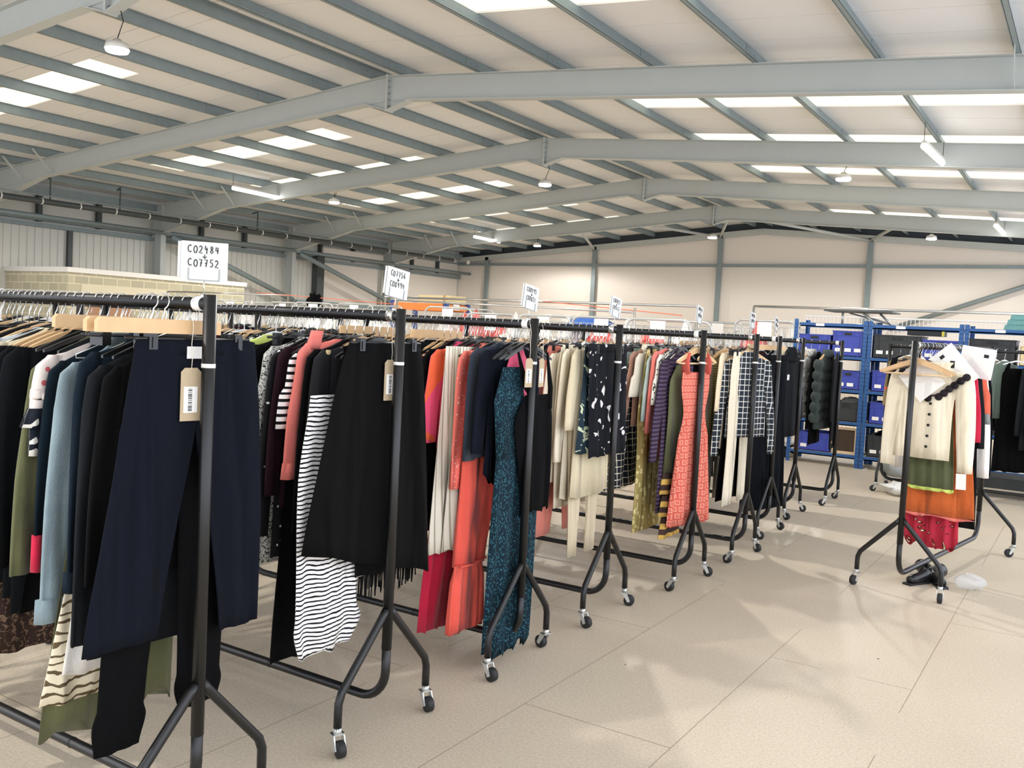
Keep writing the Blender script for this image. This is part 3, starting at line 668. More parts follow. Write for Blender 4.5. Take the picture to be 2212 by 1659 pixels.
for dx, lab in ((-.035, 'flat wooden clamp hanger right behind the nearest upright'), (-.085, 'flat wooden clamp hanger left of the one at the nearest upright')): hanger('clamp', (RK[1][0]+dx-.02, RK[1][1]-.12, RZ), 0, lab)
# ---- rack 2
q = g_skirt(.205, .37, -.105, -.95, .018, 3, uc=-.02, waist=False, ph=.9, e=.75, slant=-.1)
ct = hang(2, -.06, 'clip', 'cape', 'wide black wool cape facing the aisle with a brown tag', 'cape', q, fabric('black_wool_cape', (11, 11, 11), .1, 120.))
q = MB()
for i in range(46):
    y = -.06+.34*i/45; q.bar((0, y, -1.0), (.004*math.sin(i*2.1), y+.006*math.sin(i*1.7), -1.075-.02*math.sin(i*3.3)), .004, .004)
hang(2, -.1, 'plastic', 'shawl', 'black shawl whose ragged fringe shows below the cape', 'shawl', [('body', MB().loft([(-.12, 0, .2, .012, .002), (-.6, .1, .22, .013, .006), (-1.0, .12, .2, .012, .008)], 32, 3)), ('fringe', q)], BLK2)
q = interp([(-.3, -.16, .16, .012, 0), (-.6, -.2, .17, .014, .004), (-.95, -.205, .165, .016, .006), (-1.1, -.21, .16, .018, .008), (-1.16, -.2, .175, .02, .01), (-1.25, -.22, .13, .018, .012)], 5)
hang(2, -.13, 'plastic', 'dress', 'black and white striped ruched dress hanging below the black cape', 'dress', [('body', MB().loft(q, 44, 2, 2.2, hem=.012))], STRP)
hang(2, -.18, 'wood', 'cardigan', 'black cardigan with gold star motifs on the second nearest rack', 'cardigan', g_top(.22, -.15, hem_w=.23, hem_z=-.85, sl=.72, slw=.05, sle=.05), spots('black_gold_stars', (30, 30, 32), (214, 190, 140), 9, .12))
hang(2, -.225, 'plastic', 'cardigan', 'plain black cardigan between the starred one and the coral jacket', 'cardigan', g_top(.215, -.15, hem_w=.22, hem_z=-.9, sl=.66, slw=.045), BLK)
hang(2, -.268, 'plastic', 'jacket', 'coral pink jacket with long sleeve and turned-up collar', 'jacket', g_top(.215, -.13, hem_w=.21, hem_z=-.65, sl=.49, slw=.048, sle=.06)+[('collar', MB().loft(interp([(-.07, -.16, .03, .014, 0), (-.14, -.18, .035, .016, 0)], 3), 18)), ('cuff', MB().loft([(-.56, -.262, .044, .018, 0), (-.62, -.268, .046, .018, 0)], 18))], SALMON)
hang(2, -.31, 'plastic', 'top', 'black and white boldly striped top with elbow sleeve', 'top', g_top(.21, -.16, hem_w=.21, hem_z=-.6, sl=.28, slw=.055, sle=.06), STRB)
hang(2, -.35, 'plastic', 'dress', 'long black dress reaching nearly to the base tube', 'dress', g_dress(w=.2, waist=.2, hemw=.18, z1=-1.34, uc=-.08), BLK)
hang(2, -.385, 'plastic', 'blouse', 'dark wine-red velvet blouse on the second nearest rack', 'blouse', g_top(.21, -.15, hem_w=.22, hem_z=-.75, sl=.55, sle=.05), fabric('wine_velvet', (42, 24, 31)))
hang(2, -.42, 'plastic', 'jacket', 'black jacket studded with silver beads', 'jacket', g_top(.21, -.16, hem_w=.22, hem_z=-.95, sl=.7, sle=.06), SEQ)
hang(2, -.455, 'plastic', 'jacket', 'silver lace jacket with glittering sleeve', 'jacket', g_top(.212, -.15, hem_w=.2, hem_z=-.5, sl=.4, slw=.045, sle=.065), SILVER)
hang(2, -.49, 'clip', 'skirt', 'silver sequinned skirt hem behind black clothes', 'skirt', g_skirt(.15, .17, -.3, -.99, .006, 3, uc=-.04), SILVER)
hang(2, -.525, 'plastic', 'coat', 'black coat left of the silver lace jacket', 'coat', g_top(.22, -.15, hem_w=.225, hem_z=-1.0, sl=.75), BLK)
hang(2, -.56, 'plastic', 'coat', 'dark green-black coat next to the navy trousers', 'coat', g_top(.22, -.15, hem_w=.225, hem_z=-.95, sl=.7), fabric('green_black_cloth', (18, 22, 21)))
hang(2, -.66, 'white', 'top', 'lime green top glimpsed behind the nearest upright', 'top', g_top(.2, -.14, hem_z=-.5, sl=.2), LIME)
hang(2, -.71, 'plastic', 'top', 'black top with small white flowers beside the lime top', 'top', g_top(.2, -.14, hem_z=-.6, sl=.2), blotch('small_white_flowers', (24, 28, 28), (220, 220, 214), 50, .58))
# ---- rack 3
q = g_skirt(.19, .2, -.6, -1.525, .012, 4, uc=-.03, waist=False, hem=.03, ph=.2)
hang(3, -.05, 'plastic', 'maxi_dress', 'teal leaf-print maxi dress touching the floor behind the third rack', 'dress', q+[('bodice', MB().loft([(-.2, -.09, .08, .01, 0), (-.35, -.1, .13, .012, .002), (-.62, 0, .19, .012, .003)], 30, 2))], TEALP)
q = MB().loft(interp([(-.33, .1, .12, .012, 0), (-.45, .08, .17, .014, .006), (-.7, .11, .14, .014, .008), (-.88, .12, .12, .013, .006)], 5), 40, 3, .4, hem=.02)
hang(3, -.022, 'plastic', 'dress', 'black draped dress with deep neckline on the end of the third rack', 'dress', [('body', q), ('strap', MB().tube([(.004, -.1, -.13), (.008, -.03, -.28), (.012, .05, -.36)], [.008, .022, .012], 10, flat=.4)), ('strap', MB().tube([(.004, .16, -.13), (.008, .2, -.3), (.008, .2, -.4)], [.008, .02, .02], 10, flat=.4))], BLK)
hang(3, -.085, 'plastic', 'top', 'bright pink top seen through the black dress neckline', 'top', [('body', MB().loft(interp([(-.12, .0, .05, .009, 0), (-.22, .02, .11, .012, .002), (-.5, .05, .1, .012, .004), (-.96, .1, .11, .013, .006)], 4), 28, 2, 0, hem=.01))], PINK)
hang(3, -.12, 'plastic', 'top', 'dark navy top with pointed handkerchief hem', 'top', g_top(.21, -.14, hem_w=.2, hem_z=-.72, sl=.45, slw=.05, sle=.04, hem=.03), NVY)
hang(3, -.17, 'plastic', 'top', 'slate navy short-sleeved top beside the coral dress', 'top', g_top(.21, -.13, hem_w=.21, hem_z=-.62, sl=.5, slw=.055, sle=.03), fabric('slate_cloth', (44, 50, 60)))
hang(3, -.21, 'plastic', 'maxi_dress', 'coral maxi dress with a gathered frill at the hem', 'dress', [('body', MB().loft(interp([(-.12, -.1, .05, .01, 0), (-.3, -.05, .15, .013, .003), (-.6, -.06, .16, .014, .006), (-1.13, -.14, .11, .015, .008)], 5), 40, 3, 0)), ('frill', MB().loft(interp([(-1.12, -.14, .112, .017, .004), (-1.2, -.145, .13, .022, .01), (-1.43, -.15, .14, .024, .014)], 4), 60, 6, 1, hem=.012)), ('drawstring', MB().tube([(.03, -.24, -1.12), (.036, -.14, -1.125), (.03, -.04, -1.11)], .005, 6))], CORAL)
hang(3, -.245, 'plastic', 'top', 'coral speckled cardigan with long front panel', 'cardigan', g_top(.205, -.15, hem_w=.2, hem_z=-.83, sl=.62, slw=.04, sle=.03), CORALP)
hang(3, -.27, 'plastic', 'trousers', 'cream pinstriped trousers next to the coral cardigan', 'trousers', g_skirt(.07, .11, -.12, -1.06, .014, 5, uc=-.02, waist=False), CREST, yo=-.12)
hang(3, -.32, 'plastic', 'trousers', 'cream pinstriped wide trousers with gathered waist, nearer the black cape', 'trousers', g_skirt(.12, .13, -.12, -1.08, .012, 5, uc=-.04, waist=False), CREST, yo=-.12)
hang(3, -.35, 'plastic', 'maxi_dress', 'crimson maxi dress reaching low beside the pinstriped trousers', 'dress', g_dress(w=.18, waist=.17, hemw=.17, z1=-1.45, uc=-.15, fold=.016, k=4), RED)
hang(3, -.39, 'plastic', 'blouse', 'pink and orange tie-dyed blouse with wide sleeve', 'blouse', g_top(.21, -.15, hem_w=.2, hem_z=-.6, sl=.42, slw=.06, sle=.05, cuff=1.), PINKOR)
hang(3, -.435, 'plastic', 'coat', 'black coat beside the black cape on the third nearest rack', 'coat', g_top(.215, -.15, hem_w=.22, hem_z=-1.0, sl=.6), BLK)
# ---- rack 4
hang(4, -.06, 'clip', 'skirt', 'black skirt with large white flowers at the end of the fourth rack', 'skirt', g_skirt(.235, .22, -.085, -.7, .012, 5, uc=.06, ph=1.), blotch('big_white_flowers', (18, 20, 26), (214, 210, 206), 12, .64, 1.), yo=0)
hang(4, -.1, 'clip', 'trousers', 'navy and green floral trousers behind the flowered skirt', 'trousers', g_skirt(.2, .21, -.1, -.68, .012, 4, uc=-.04), NVFLOR)
hang(4, -.14, 'plastic', 'shirt', 'beige linen shirt with long tied front beside the floral trousers', 'shirt', g_top(.22, -.13, hem_w=.23, hem_z=-.93, sl=.42, slw=.055, sle=.05, hem=.01), BEIGE)
hang(4, -.17, 'clip', 'trousers', 'beige tapered trousers hanging below the linen shirts', 'trousers', g_trousers(z1=-1.27, leg=(.08, .055), sp=(.1, .1)), fabric('tan_cloth', (206, 190, 160), .08))
hang(4, -.205, 'plastic', 'shirt', 'cream shirt with rounded tail between the white blazer and linen shirt', 'shirt', g_top(.215, -.13, hem_w=.225, hem_z=-.95, sl=.6, slw=.045, hem=.015), CREAM)
hang(4, -.25, 'clip', 'trousers', 'pale cream trousers with a folded waist on the fourth rack', 'trousers', g_trousers(z0=-.1, z1=-1.0, leg=(.1, .09)), CREAM)
bz = hang(4, -.29, 'plastic', 'blazer', 'off-white blazer with three black cuff buttons', 'blazer', g_top(.22, -.16, hem_w=.24, hem_z=-.86, sl=.66, slw=.052, sle=.075), fabric('ivory_cloth', (238, 226, 204), .04))
for i in range(3): build('button', MB().cyl((.002, -.345, -.715-.03*i), .01, .02, 'y', 12), INK, bz)
hang(4, -.335, 'clip', 'trousers', 'dusty pink cropped trousers showing below the white blazer', 'trousers', g_trousers(z1=-1.17, leg=(.11, .1), sp=(.11, .17)), fabric('dusty_pink_cloth', (214, 128, 112), .08))
hang(4, -.375, 'plastic', 'blouse', 'pale pink blouse beside the black hanger ends on the fourth rack', 'blouse', g_top(.22, -.2, hem_w=.22, hem_z=-.8, sl=.4), fabric('pale_pink_cloth', (238, 170, 168), .06))
# ---- rack 5
hang(5, -.035, 'wood', 'dress', 'coral sundress with cream square print facing the aisle', 'dress', g_dress(.15, .155, .125, -1.21, .235, .022, 4, top=-.24, wz=-.5, ph=.8)[:1]+[('strap', MB().tube([(0, s_*.1, -.12), (.0, s_*.125, -.17), (0, s_*.115, -.25)], [.022, .03, .034], 12, flat=.35)) for s_ in (-1, 1)], REDSQ, rot=-.22)
hang(5, -.13, 'plastic', 'dress', 'olive dress with tiered frilled hem behind the coral sundress', 'dress', g_dress(w=.19, waist=.19, hemw=.19, z1=-.9, straps=False)+[('frill', MB().loft([(-.88-.14*i, -.06, .13, .016, .006), (-1.01-.14*i, -.06, .16, .02, .01)], 40, 5, i)) for i in range(3)], OLIVE, mats={'frill': MULTI})
hang(5, -.165, 'plastic', 'cardigan', 'long dark purple striped cardigan', 'cardigan', g_top(.21, -.18, hem_w=.23, hem_z=-1.13, sl=.62, slw=.06, sle=.1), PURP)
hang(5, -.2, 'plastic', 'top', 'white printed top beside the purple cardigan', 'top', g_top(.21, -.15, hem_w=.21, hem_z=-.6, sl=.3, sle=.06), blotch('white_print', (236, 230, 214), (70, 64, 58), 30, .6))
hang(5, -.23, 'plastic', 'shirt', 'salmon pink shirt on the fifth rack', 'shirt', g_top(.215, -.13, hem_w=.22, hem_z=-.8, sl=.5), SALMON)
hang(5, -.265, 'plastic', 'top', 'pale teal top next to the cream T-shirt', 'top', g_top(.21, -.16, hem_w=.22, hem_z=-.55, sl=.4), TEALG)
hang(5, -.295, 'clip', 'trousers', 'wide yellow trousers with scale print', 'trousers', g_trousers(z1=-1.27, leg=(.13, .15), sp=(.11, .12), fold=.008), YELP)
hang(5, -.33, 'plastic', 't_shirt', 'cream T-shirt with short sleeve on the fifth rack', 't-shirt', g_top(.215, -.15, hem_w=.22, hem_z=-.6, sl=.26, slw=.07, sle=.07, cuff=1.1), fabric('stone_cloth', (220, 210, 190), .05))
b_ = hang(5, -.375, 'wood', 'jacket', 'brown jacket with cream buttoned cuffs and collar', 'jacket', g_top(.215, -.14, hem_w=.22, hem_z=-.6, sl=.54, slw=.06, sle=.14)+[('cuff', MB().loft([(-.66, -.34, .062, .018, 0), (-.7, -.35, .064, .018, 0)], 18)), ('collar', MB().loft([(-.08, 0, .08, .022, 0), (-.14, 0, .12, .022, 0)], 24))], BRN, mats={'cuff': CREAM, 'collar': CREAM})
hang(5, -.425, 'clip', 'skirt', 'navy skirt with cream window-check showing under the brown jacket', 'skirt', g_skirt(.18, .26, -.2, -1.0, .012, 3, uc=-.15), CHECK)
# ---- rack 6
cj = hang(6, -.05, 'wood', 'jacket', 'black and white window-check jacket with open front on the sixth rack', 'jacket', g_top(.2, -.17, hem_w=.21, hem_z=-.72, sl=.68, slw=.045, sle=.09), CHECK2, rot=-.45)
hang(6, -.095, 'clip', 'trousers', 'cream wide trousers below the checked jacket', 'trousers', g_trousers(z1=-1.2, leg=(.1, .11), sp=(.12, .16)), CREAM)
hang(6, -.13, 'clip', 'skirt', 'long black skirt behind the cream trousers', 'skirt', g_skirt(.17, .25, -.3, -1.17, .01, 3), BLK)
hang(6, -.17, 'wood', 'cardigan', 'cream cardigan with pale yellow lining on the sixth rack', 'cardigan', g_top(.215, -.13, hem_w=.22, hem_z=-.8, sl=.4, slw=.055), fabric('blush_cream_cloth', (236, 216, 184), .05))
hang(6, -.225, 'wood', 'dress', 'olive striped smocked dress on a beech hanger', 'dress', g_dress(.15, .18, .16, -.87, .24, .014, 4, top=-.16, wz=-.42), OLSTR, rot=-.25)
hang(6, -.27, 'clip', 'trousers', 'grey-brown trousers behind the olive striped dress', 'trousers', g_trousers(z1=-1.2), fabric('taupe_cloth', (128, 118, 100)))
# ---- rack 7
hang(7, -.07, 'clamp', 'dress', 'long pleated navy-black dress filling the end of the seventh rack', 'dress', g_skirt(.26, .3, -.13, -1.4, .014, 7, uc=.02, ph=.4), fabric('black_pleat', (15, 17, 22)), rot=-.3)
# ---- rack 8
gc = hang(8, -.1, 'plastic', 'coat', 'dark grey hooded coat with a small white badge on the eighth rack', 'coat', g_top(.22, -.18, hem_w=.24, hem_z=-.88, sl=.55, slw=.06)+[('hood', MB().loft(interp([(-.06, 0, .05, .03, 0), (-.11, 0, .09, .045, 0), (-.19, 0, .11, .04, 0)], 3), 24))], DKG, rot=-.15)
build('badge', MB().bb((.016, -.1, -.36), (.019, -.05, -.31)), WHITEP, gc)
hang(8, -.16, 'wood', 'hoodie', 'pale grey hooded top with fur trim on the eighth rack', 'jacket', g_top(.21, -.14, hem_w=.22, hem_z=-.6, sl=.4)+[('fur_trim', MB().loft(interp([(-.07, 0, .08, .05, .006), (-.2, 0, .12, .05, .01)], 4), 40, 6, 0))], fabric('mid_grey_cloth', (150, 150, 144)), rot=-.1, mats={'fur_trim': BEIGE})
hang(8, -.19, 'plastic', 'shopping_bag', 'folded red cloth hanging low behind the grey coat', 'cloth', [('body', MB().loft([(-.5, -.03, .1, .012, .004), (-1.1, -.05, .12, .014, .006)], 24, 2))], fabric('brick_red_cloth', (196, 72, 60)))
hang(8, -.23, 'plastic', 'cardigan', 'pale blue-grey cardigan hem behind the grey coat', 'cardigan', g_top(.21, -.15, hem_w=.22, hem_z=-1.05, sl=.6), fabric('blue_grey_cloth', (150, 164, 172)))
# ---- rack 9 quilted jackets
def puffer(n=7, z1=-1.0, w=.23):
    rows = [(-.12, 0, .08, .02, 0), (-.17, 0, .17, .03, 0)]
    for i in range(n):
        for t_, b in ((0., .6), (.3, 1.), (.7, 1.), (1., .6)):
            z = -.2+(z1+.2)*(i+t_)/n; rows.append((z, 0, w+.01*b, .05*b, 0))
    sl_ = []
    for s_ in (-1, 1):
        r_ = []
        for i in range(6):
            for t_, b in ((0., .6), (.3, 1.), (.7, 1.), (1., .6)):
                z = -.17-.62*(i+t_)/6; r_.append((z, s_*(.22+.05*(i+t_)/6), .06*b, .05*b, 0))
        sl_.append(('sleeve', MB().loft(r_, 18)))
    return [('body', MB().loft(rows, 28))]+sl_+[('collar', MB().loft(interp([(-.07, 0, .08, .045, 0), (-.15, 0, .12, .05, 0)], 3), 24))]
hang(9, -.04, 'plastic', 'coat', 'black coat with small pale flecks at the very end of the last rack', 'coat', g_top(.21, -.17, hem_w=.23, hem_z=-1.05, sl=.6, slw=.045), spots('black_pale_flecks', (18, 19, 21), (224, 176, 140), 7, .13), rot=.15)
hang(9, -.13, 'wood', 'quilted_jacket', 'dark green quilted jacket facing the aisle on the last rack', 'jacket', puffer(7, -.86), fabric('quilt_green', (62, 70, 66), .1), rot=-.12)
hang(9, -.3, 'wood', 'quilted_jacket', 'pale grey fleecy quilted jacket left of the dark green one', 'jacket', puffer(5, -.72), SHEAR, rot=-.12)
hang(9, -.22, 'plastic', 'coat', 'plain black coat between the two quilted jackets', 'coat', g_top(.22, -.16, hem_w=.23, hem_z=-1.02, sl=.7), BLK)
hang(9, -.43, 'plastic', 'shirt', 'black and pale floral shirt left of the fleecy jacket', 'shirt', g_top(.21, -.15, hem_w=.22, hem_z=-.9, sl=.5), blotch('pale_leaf', (34, 38, 44), (180, 186, 180), 26, .55))

# ---- fillers: every further garment on its own hanger, sharing a few meshes
def joined(parts, name):
    q = MB()
    for n_, m in parts:
        o = len(q.v); q.v += m.v; q.f += [tuple(i+o for i in f) for f in m.f]; q.smooth += m.smooth
        for kk, vv in m.uv.items(): q.uv[kk+o] = vv
    me = q.mesh(name); me.materials.append(BLK); return me
FM = {'coat': joined(g_top(.215, -.16, hem_w=.22, hem_z=-.95, sl=.65), 'coat'), 'jumper': joined(g_top(.21, -.165, hem_w=.21, hem_z=-.68, sl=.58), 'jumper'),
      't_shirt': joined(g_top(.2, -.15, hem_w=.2, hem_z=-.62, sl=.22, slw=.06), 't_shirt'), 'dress': joined(g_dress(z1=-1.05, hemw=.22), 'dress'),
      'skirt': joined(g_skirt(.16, .22, -.11, -.8), 'skirt'), 'trousers': joined(g_trousers(z1=-1.05), 'trousers')}
FH = {'coat': ('wood', 'plastic', 'wood'), 'jumper': ('plastic', 'white', 'wood'), 't_shirt': ('white', 'plastic', 'wire'), 'dress': ('plastic', 'wood', 'wire'), 'skirt': ('clip', 'clip', 'plastic', 'clip', 'wire', 'clamp'), 'trousers': ('clip', 'wire', 'clip')}
DARK = [BLK, BLK2, DKG, NVY, BLK, DTEAL, fabric('green_black_cloth', (18, 22, 21)), DRED]
PAL = {1: DARK+[OLIVE, CREAM], 2: DARK+[GREY, SAGE], 3: DARK+[CREAM, CORAL, GREY], 4: [CREAM, BEIGE, BLK, NVY, DKG, WHITE, BRN], 5: [BEIGE, BLK, NVY, SALMON, OLIVE, GREY, TEALG, DKG], 6: DARK+[CREAM, BEIGE, OLIVE], 7: DARK, 8: DARK+[GREY, MARL], 9: DARK+[GREY, BLK]}
FSTEP = {1: (.036, 30), 2: (.036, 40), 3: (.038, 40), 4: (.04, 38), 5: (.044, 34), 6: (.05, 28), 7: (.055, 24), 8: (.06, 20), 9: (.065, 18)}
FW = {'coat': 'coat', 'jumper': 'jumper', 't_shirt': 't-shirt', 'dress': 'dress', 'skirt': 'skirt', 'trousers': 'trousers'}
def tone(m): return m.name.replace('_cloth', '').replace('_', ' ')
for k in RK:
    x, y, a = RK[k]; st, nmax = FSTEP[k]; dx = -.1; cnt = 0; last = min(OCC[k]) if OCC[k] else 0
    while dx > -1.76 and cnt < nmax:
        dx -= st*RND.uniform(.8, 1.25)
        if cnt % 11 == 10: dx -= .05
        if dx < -1.77: break
        if any(abs(dx-o) < .024 for o in OCC[k]) or dx > last-.02: continue
        kind = RND.choices(('coat', 'jumper', 't_shirt', 'dress', 'skirt', 'trousers'), (4, 4, 3, 3, 2, 2))[0]; m = RND.choice(PAL[k]); rot = RND.uniform(-.06, .06)
        o = bpy.data.objects.new(kind, FM[kind]); COL.objects.link(o); o.location = (x+dx, y, RZ); o.rotation_euler = (0, 0, rot); o.scale = (1, RND.uniform(.94, 1.04), 1)
        if m != BLK: o.material_slots[0].link = 'OBJECT'; o.material_slots[0].material = m
        tag(o, '%s %s packed deep among other clothes on the %s rack' % (tone(m), FW[kind], RN[k]), FW[kind], 'clothes packed on the %s rack' % RN[k])
        hk = RND.choice(FH[kind])
        hanger(hk, (x+dx, y, RZ), rot, '%s packed deep in the hooks of the %s rack' % (HWORD[hk], RN[k]), 'hangers packed on the %s rack' % RN[k]); cnt += 1

# a further column of racks left of the first, only its tops show
for i, (xx, yy) in enumerate(((-4.35, 2.75), (-4.4, 3.75), (-4.45, 4.75))):
    wd = ('nearest', 'middle', 'farthest')[i]
    make_rack('black clothes rack beyond the left end of the nearest racks, %s of three' % wd, (xx, yy, 0), 0, seed=20+i)
    for j in range(17):
        kind = RND.choice(('coat', 'jumper', 'dress', 'trousers')); m = RND.choice(DARK+[BEIGE, GREY]); dx = -.08-.095*j
        o = bpy.data.objects.new(kind, FM[kind]); COL.objects.link(o); o.location = (xx+dx, yy, RZ)
        if m != BLK: o.material_slots[0].link = 'OBJECT'; o.material_slots[0].material = m
        tag(o, '%s %s glimpsed on the %s rack beyond the left ends' % (tone(m), FW[kind], wd), FW[kind], 'clothes glimpsed on the far-left racks')
        hk = RND.choice(('wood', 'white', 'plastic')); hanger(hk, (xx+dx, yy, RZ), 0, '%s glimpsed on the %s rack beyond the left ends' % (HWORD[hk], wd), 'hangers glimpsed on the far-left racks')
# ---- swing tags
def swing(loc, rotz, lab, sz=1.):
    t = thing('swing_tag', lab, 'tag', loc, rotz)
    w_, h_ = .032*sz, .142*sz
    build('card', MB().prism([(-w_, 0), (-w_, -h_+.0), (w_, -h_), (w_, 0), (w_-.012, .012), (-w_+.012, .012)], 0, .0012, 'x'), KRAFT, t)
    o = build('sticker', MB().bb((.0013, -w_*.68, -h_*.83), (.002, w_*.68, -h_*.3)), PAPER, t)
    q = MB(); r_ = random.Random(3); z = -h_*.33
    while z > -h_*.8:
        th = r_.choice((.0008, .0016, .0026)); q.bb((.0021, -w_*.26, z-th), (.0025, w_*.14, z)); z -= th+r_.choice((.0012, .002, .003))
    build('barcode', q, INK, o)
    build('cord', MB().tube([(.002, 0, .006), (.004, .001, .04), (.003, -.002, .08), (.0, .004, .13), (-.01, .006, .17)], .0012, 6), STRING, t)
    return t
swing((RK[1][0]-.035, RK[1][1]-.032, 1.395), -.12, 'brown card tag with barcode on the navy trousers of the nearest rack')
swing((RK[2][0]-.033, RK[2][1]-.005, 1.415), -.1, 'brown card tag with barcode in front of the black cape')
swing((RK[3][0]+.012, RK[3][1]-.05, 1.425), -.1, 'brown card tag left of its twin at the third rack', .85)
swing((RK[3][0]+.02, RK[3][1]+.05, 1.425), .1, 'brown card tag beside the third upright, half over the pink top', .85)
# ---- handwritten range signs
GL = {'C': [[(.85, .85), (.6, 1.), (.25, .85), (.08, .5), (.25, .12), (.6, 0), (.9, .15)]], '0': [[(.5, 1), (.15, .8), (.08, .4), (.3, .02), (.65, .02), (.9, .4), (.85, .8), (.5, 1)]],
      '1': [[(.5, 1), (.5, 0)]], '2': [[(.15, .8), (.4, 1), (.75, .88), (.75, .6), (.15, 0), (.9, .02)]], '3': [[(.2, 1), (.8, .98), (.45, .6), (.82, .35), (.6, .02), (.2, .1)]],
      '4': [[(.3, 1), (.2, .5), (.85, .5)], [(.75, .85), (.7, 0)]], '5': [[(.85, 1), (.3, 1), (.25, .6), (.7, .55), (.8, .2), (.5, 0), (.2, .1)]], '6': [[(.75, 1), (.3, .6), (.2, .2), (.55, 0), (.8, .25), (.55, .5), (.25, .35)]],
      '7': [[(.15, .95), (.8, .98), (.5, 0)], [(.3, .5), (.75, .52)]], '8': [[(.5, .55), (.2, .8), (.5, 1), (.8, .8), (.5, .55), (.15, .25), (.5, 0), (.85, .25), (.5, .55)]], '9': [[(.75, .6), (.3, .55), (.25, .9), (.6, 1), (.78, .8), (.7, 0)]]}
def sign(x, y, rotz, tilt, a, b, lab, seed):
    t = thing('range_sign', lab, 'sign', (x, y, RZ), rotz); t.rotation_euler = (tilt, 0, rotz); t.scale = (1, .9, .93)
    r_ = random.Random(seed)
    build('clip', MB().tube([(0, .02, -.012), (0, .012, .016), (0, -.012, .016), (0, -.02, -.012)], .004, 6).cyl((0, 0, .024), .01, .014), CHROME, t)
    build('rod', MB().tube([(0, 0, .02), (0, 0, .09)], .0018, 6), CHROME, t)
    z0 = .075
    c_ = build('card', MB().bb((.0, -.072, z0), (.0016, .072, z0+.118)).bb((-.004, -.082, z0+.006), (-.002, .06, z0+.116)), CARD, t)
    build('holder', MB().bb((.002, -.05, z0-.004), (.005, .048, z0)).bb((.002, -.05, z0), (.0045, -.047, z0+.036)).bb((.002, .045, z0), (.0045, .048, z0+.036)), plain('clear_holder', (150, 152, 150), .3), t)
    q = MB(); u = .0165
    for row, txt in enumerate((a, b)):
        zb = z0+(.083 if row == 0 else .041)
        for i, ch in enumerate(txt):
            for st in GL[ch]:
                dy, dz = r_.uniform(-.001, .001), r_.uniform(-.0015, .0015)
                pts = [(.0024, -.052+row*.001+i*u+p_[0]*u*.78+dy, zb+p_[1]*.0225+dz) for p_ in st]
                q.tube(pts, .0016 if seed == 1 else .0012, 5)
    q.tube([(.0024, 0, z0+.079), (.0024, 0, z0+.068)], .0012, 5).tube([(.0024, -.006, z0+.073), (.0024, 0, z0+.0665), (.0024, .006, z0+.073)], .0012, 5)
    build('handwriting', q, INK, c_)
sg = [(1, 'C02484', 'C07752', -.66, 0), (2, 'C07756', 'C08494', .0, -.12), (3, 'C08495', 'C08821', .0, -.14), (4, 'C08822', 'C09113', .02, -.16), (5, 'C09119', 'C09385', .1, -.13), (6, 'C09386', 'C09571', .05, -.07), (7, 'C09572', 'C09684', .1, -.25), (8, 'C09685', 'C09771', .2, -.0)]
for k, a, b, rz_, tl in sg:
    x, y, _ = RK[k]; sign(x-.045, y+.012, rz_, tl, a, b, 'white card sign handwritten %s to %s above its rack end' % (a, b), k)
# ------------------------------------------------------------------ rack on the right, rail running away from the camera
P0 = Vector((-.983, 6.278, 0)); EV = Vector((.152, .988, 0)); UV_ = Vector((.988, -.152, 0)); RA = math.atan2(-.988, -.152)
make_rack('single black clothes rack at the right with a cream cardigan facing the camera', (P0.x, P0.y, 0), RA, seed=4, half=.262, band=False)
def at(d, u=0., z=RZ): p_ = P0+EV*d+UV_*u; return (p_.x, p_.y, z)
def hang_r(d, kind, name, lab, cat, parts, mat, rot=0., mats=None, u=0.):
    ws = (HWORD[kind]+' carrying the '+lab).split()[:15]
    while ws[-1] in ('a', 'the', 'with', 'and', 'of', 'on', 'in', 'at', 'to', 'behind', 'its'): ws.pop()
    hanger(kind, at(d), RA+rot, ' '.join(ws))
    return garment(name, lab, cat, at(d, u), RA+rot, parts, mat, None, mats)
for d, r_, lab in ((.05, .12, 'empty beech hanger in front of the cream cardigan, foremost of three'), (.085, -.1, 'empty beech hanger, middle of the three before the cream cardigan'), (.125, .05, 'empty beech hanger, rearmost of the three before the cream cardigan')):
    hanger('wood', at(d), RA+r_, lab)
# local y of the garment frame points to +u
cg = g_top(.205, -.175, neck=.13, hem_w=.175, hem_z=-.73, th=.016, fold=.004, k=2, sl=.62, slw=.06, sle=.04, cuff=.75, uc=-.03)
cd_ = hang_r(.2, 'plastic', 'cardigan', 'cream cardigan with black scalloped collar and black buttons', 'cardigan', cg, CREAM, u=.055)
q = MB()
nl = [(-.18, -.165), (-.155, -.19), (-.12, -.215), (-.07, -.27), (-.01, -.325), (.055, -.31), (.085, -.285), (.115, -.255), (.145, -.23), (.18, -.2), (.213, -.175)]
q.tube([(.026, a, b) for a, b in nl], .012, 8, flat=.5)
for a, b in nl: q.tube([(.022, a+.004, b-.012), (.027, a+.004, b-.012)], .024, 14)
build('collar', q, fabric('black_scallop', (48, 42, 44)), cd_)
for i in range(5): build('button', MB().cyl((.021, .012-.002*i, -.37-.07*i), .009, .008, 'x', 14), INK, cd_)
def sheet(d, u, z, ang, w_, h_, lab, marks=()):
    t = thing('paper_sheet', lab, 'paper', at(d, u, z), RA); R_ = Matrix.Rotation(ang, 3, 'X')
    o = build('sheet', MB().box((0, 0, 0), (.0015, w_, h_), R_), PAPER, t)
    for a, b in marks:
        p_ = R_ @ Vector((.001, a, b)); build('stamp', MB().box(p_, (.0012, .03, .022), R_), INK, o)
sheet(.15, .01, 1.375, .75, .2, .22, 'white paper hung diamond-wise in the neck of the cream cardigan')
sheet(.29, .15, 1.45, .72, .2, .28, 'white printed paper slanting beside the wooden hangers with two dark stamps', ((.0, .1), (.0, -.1)))
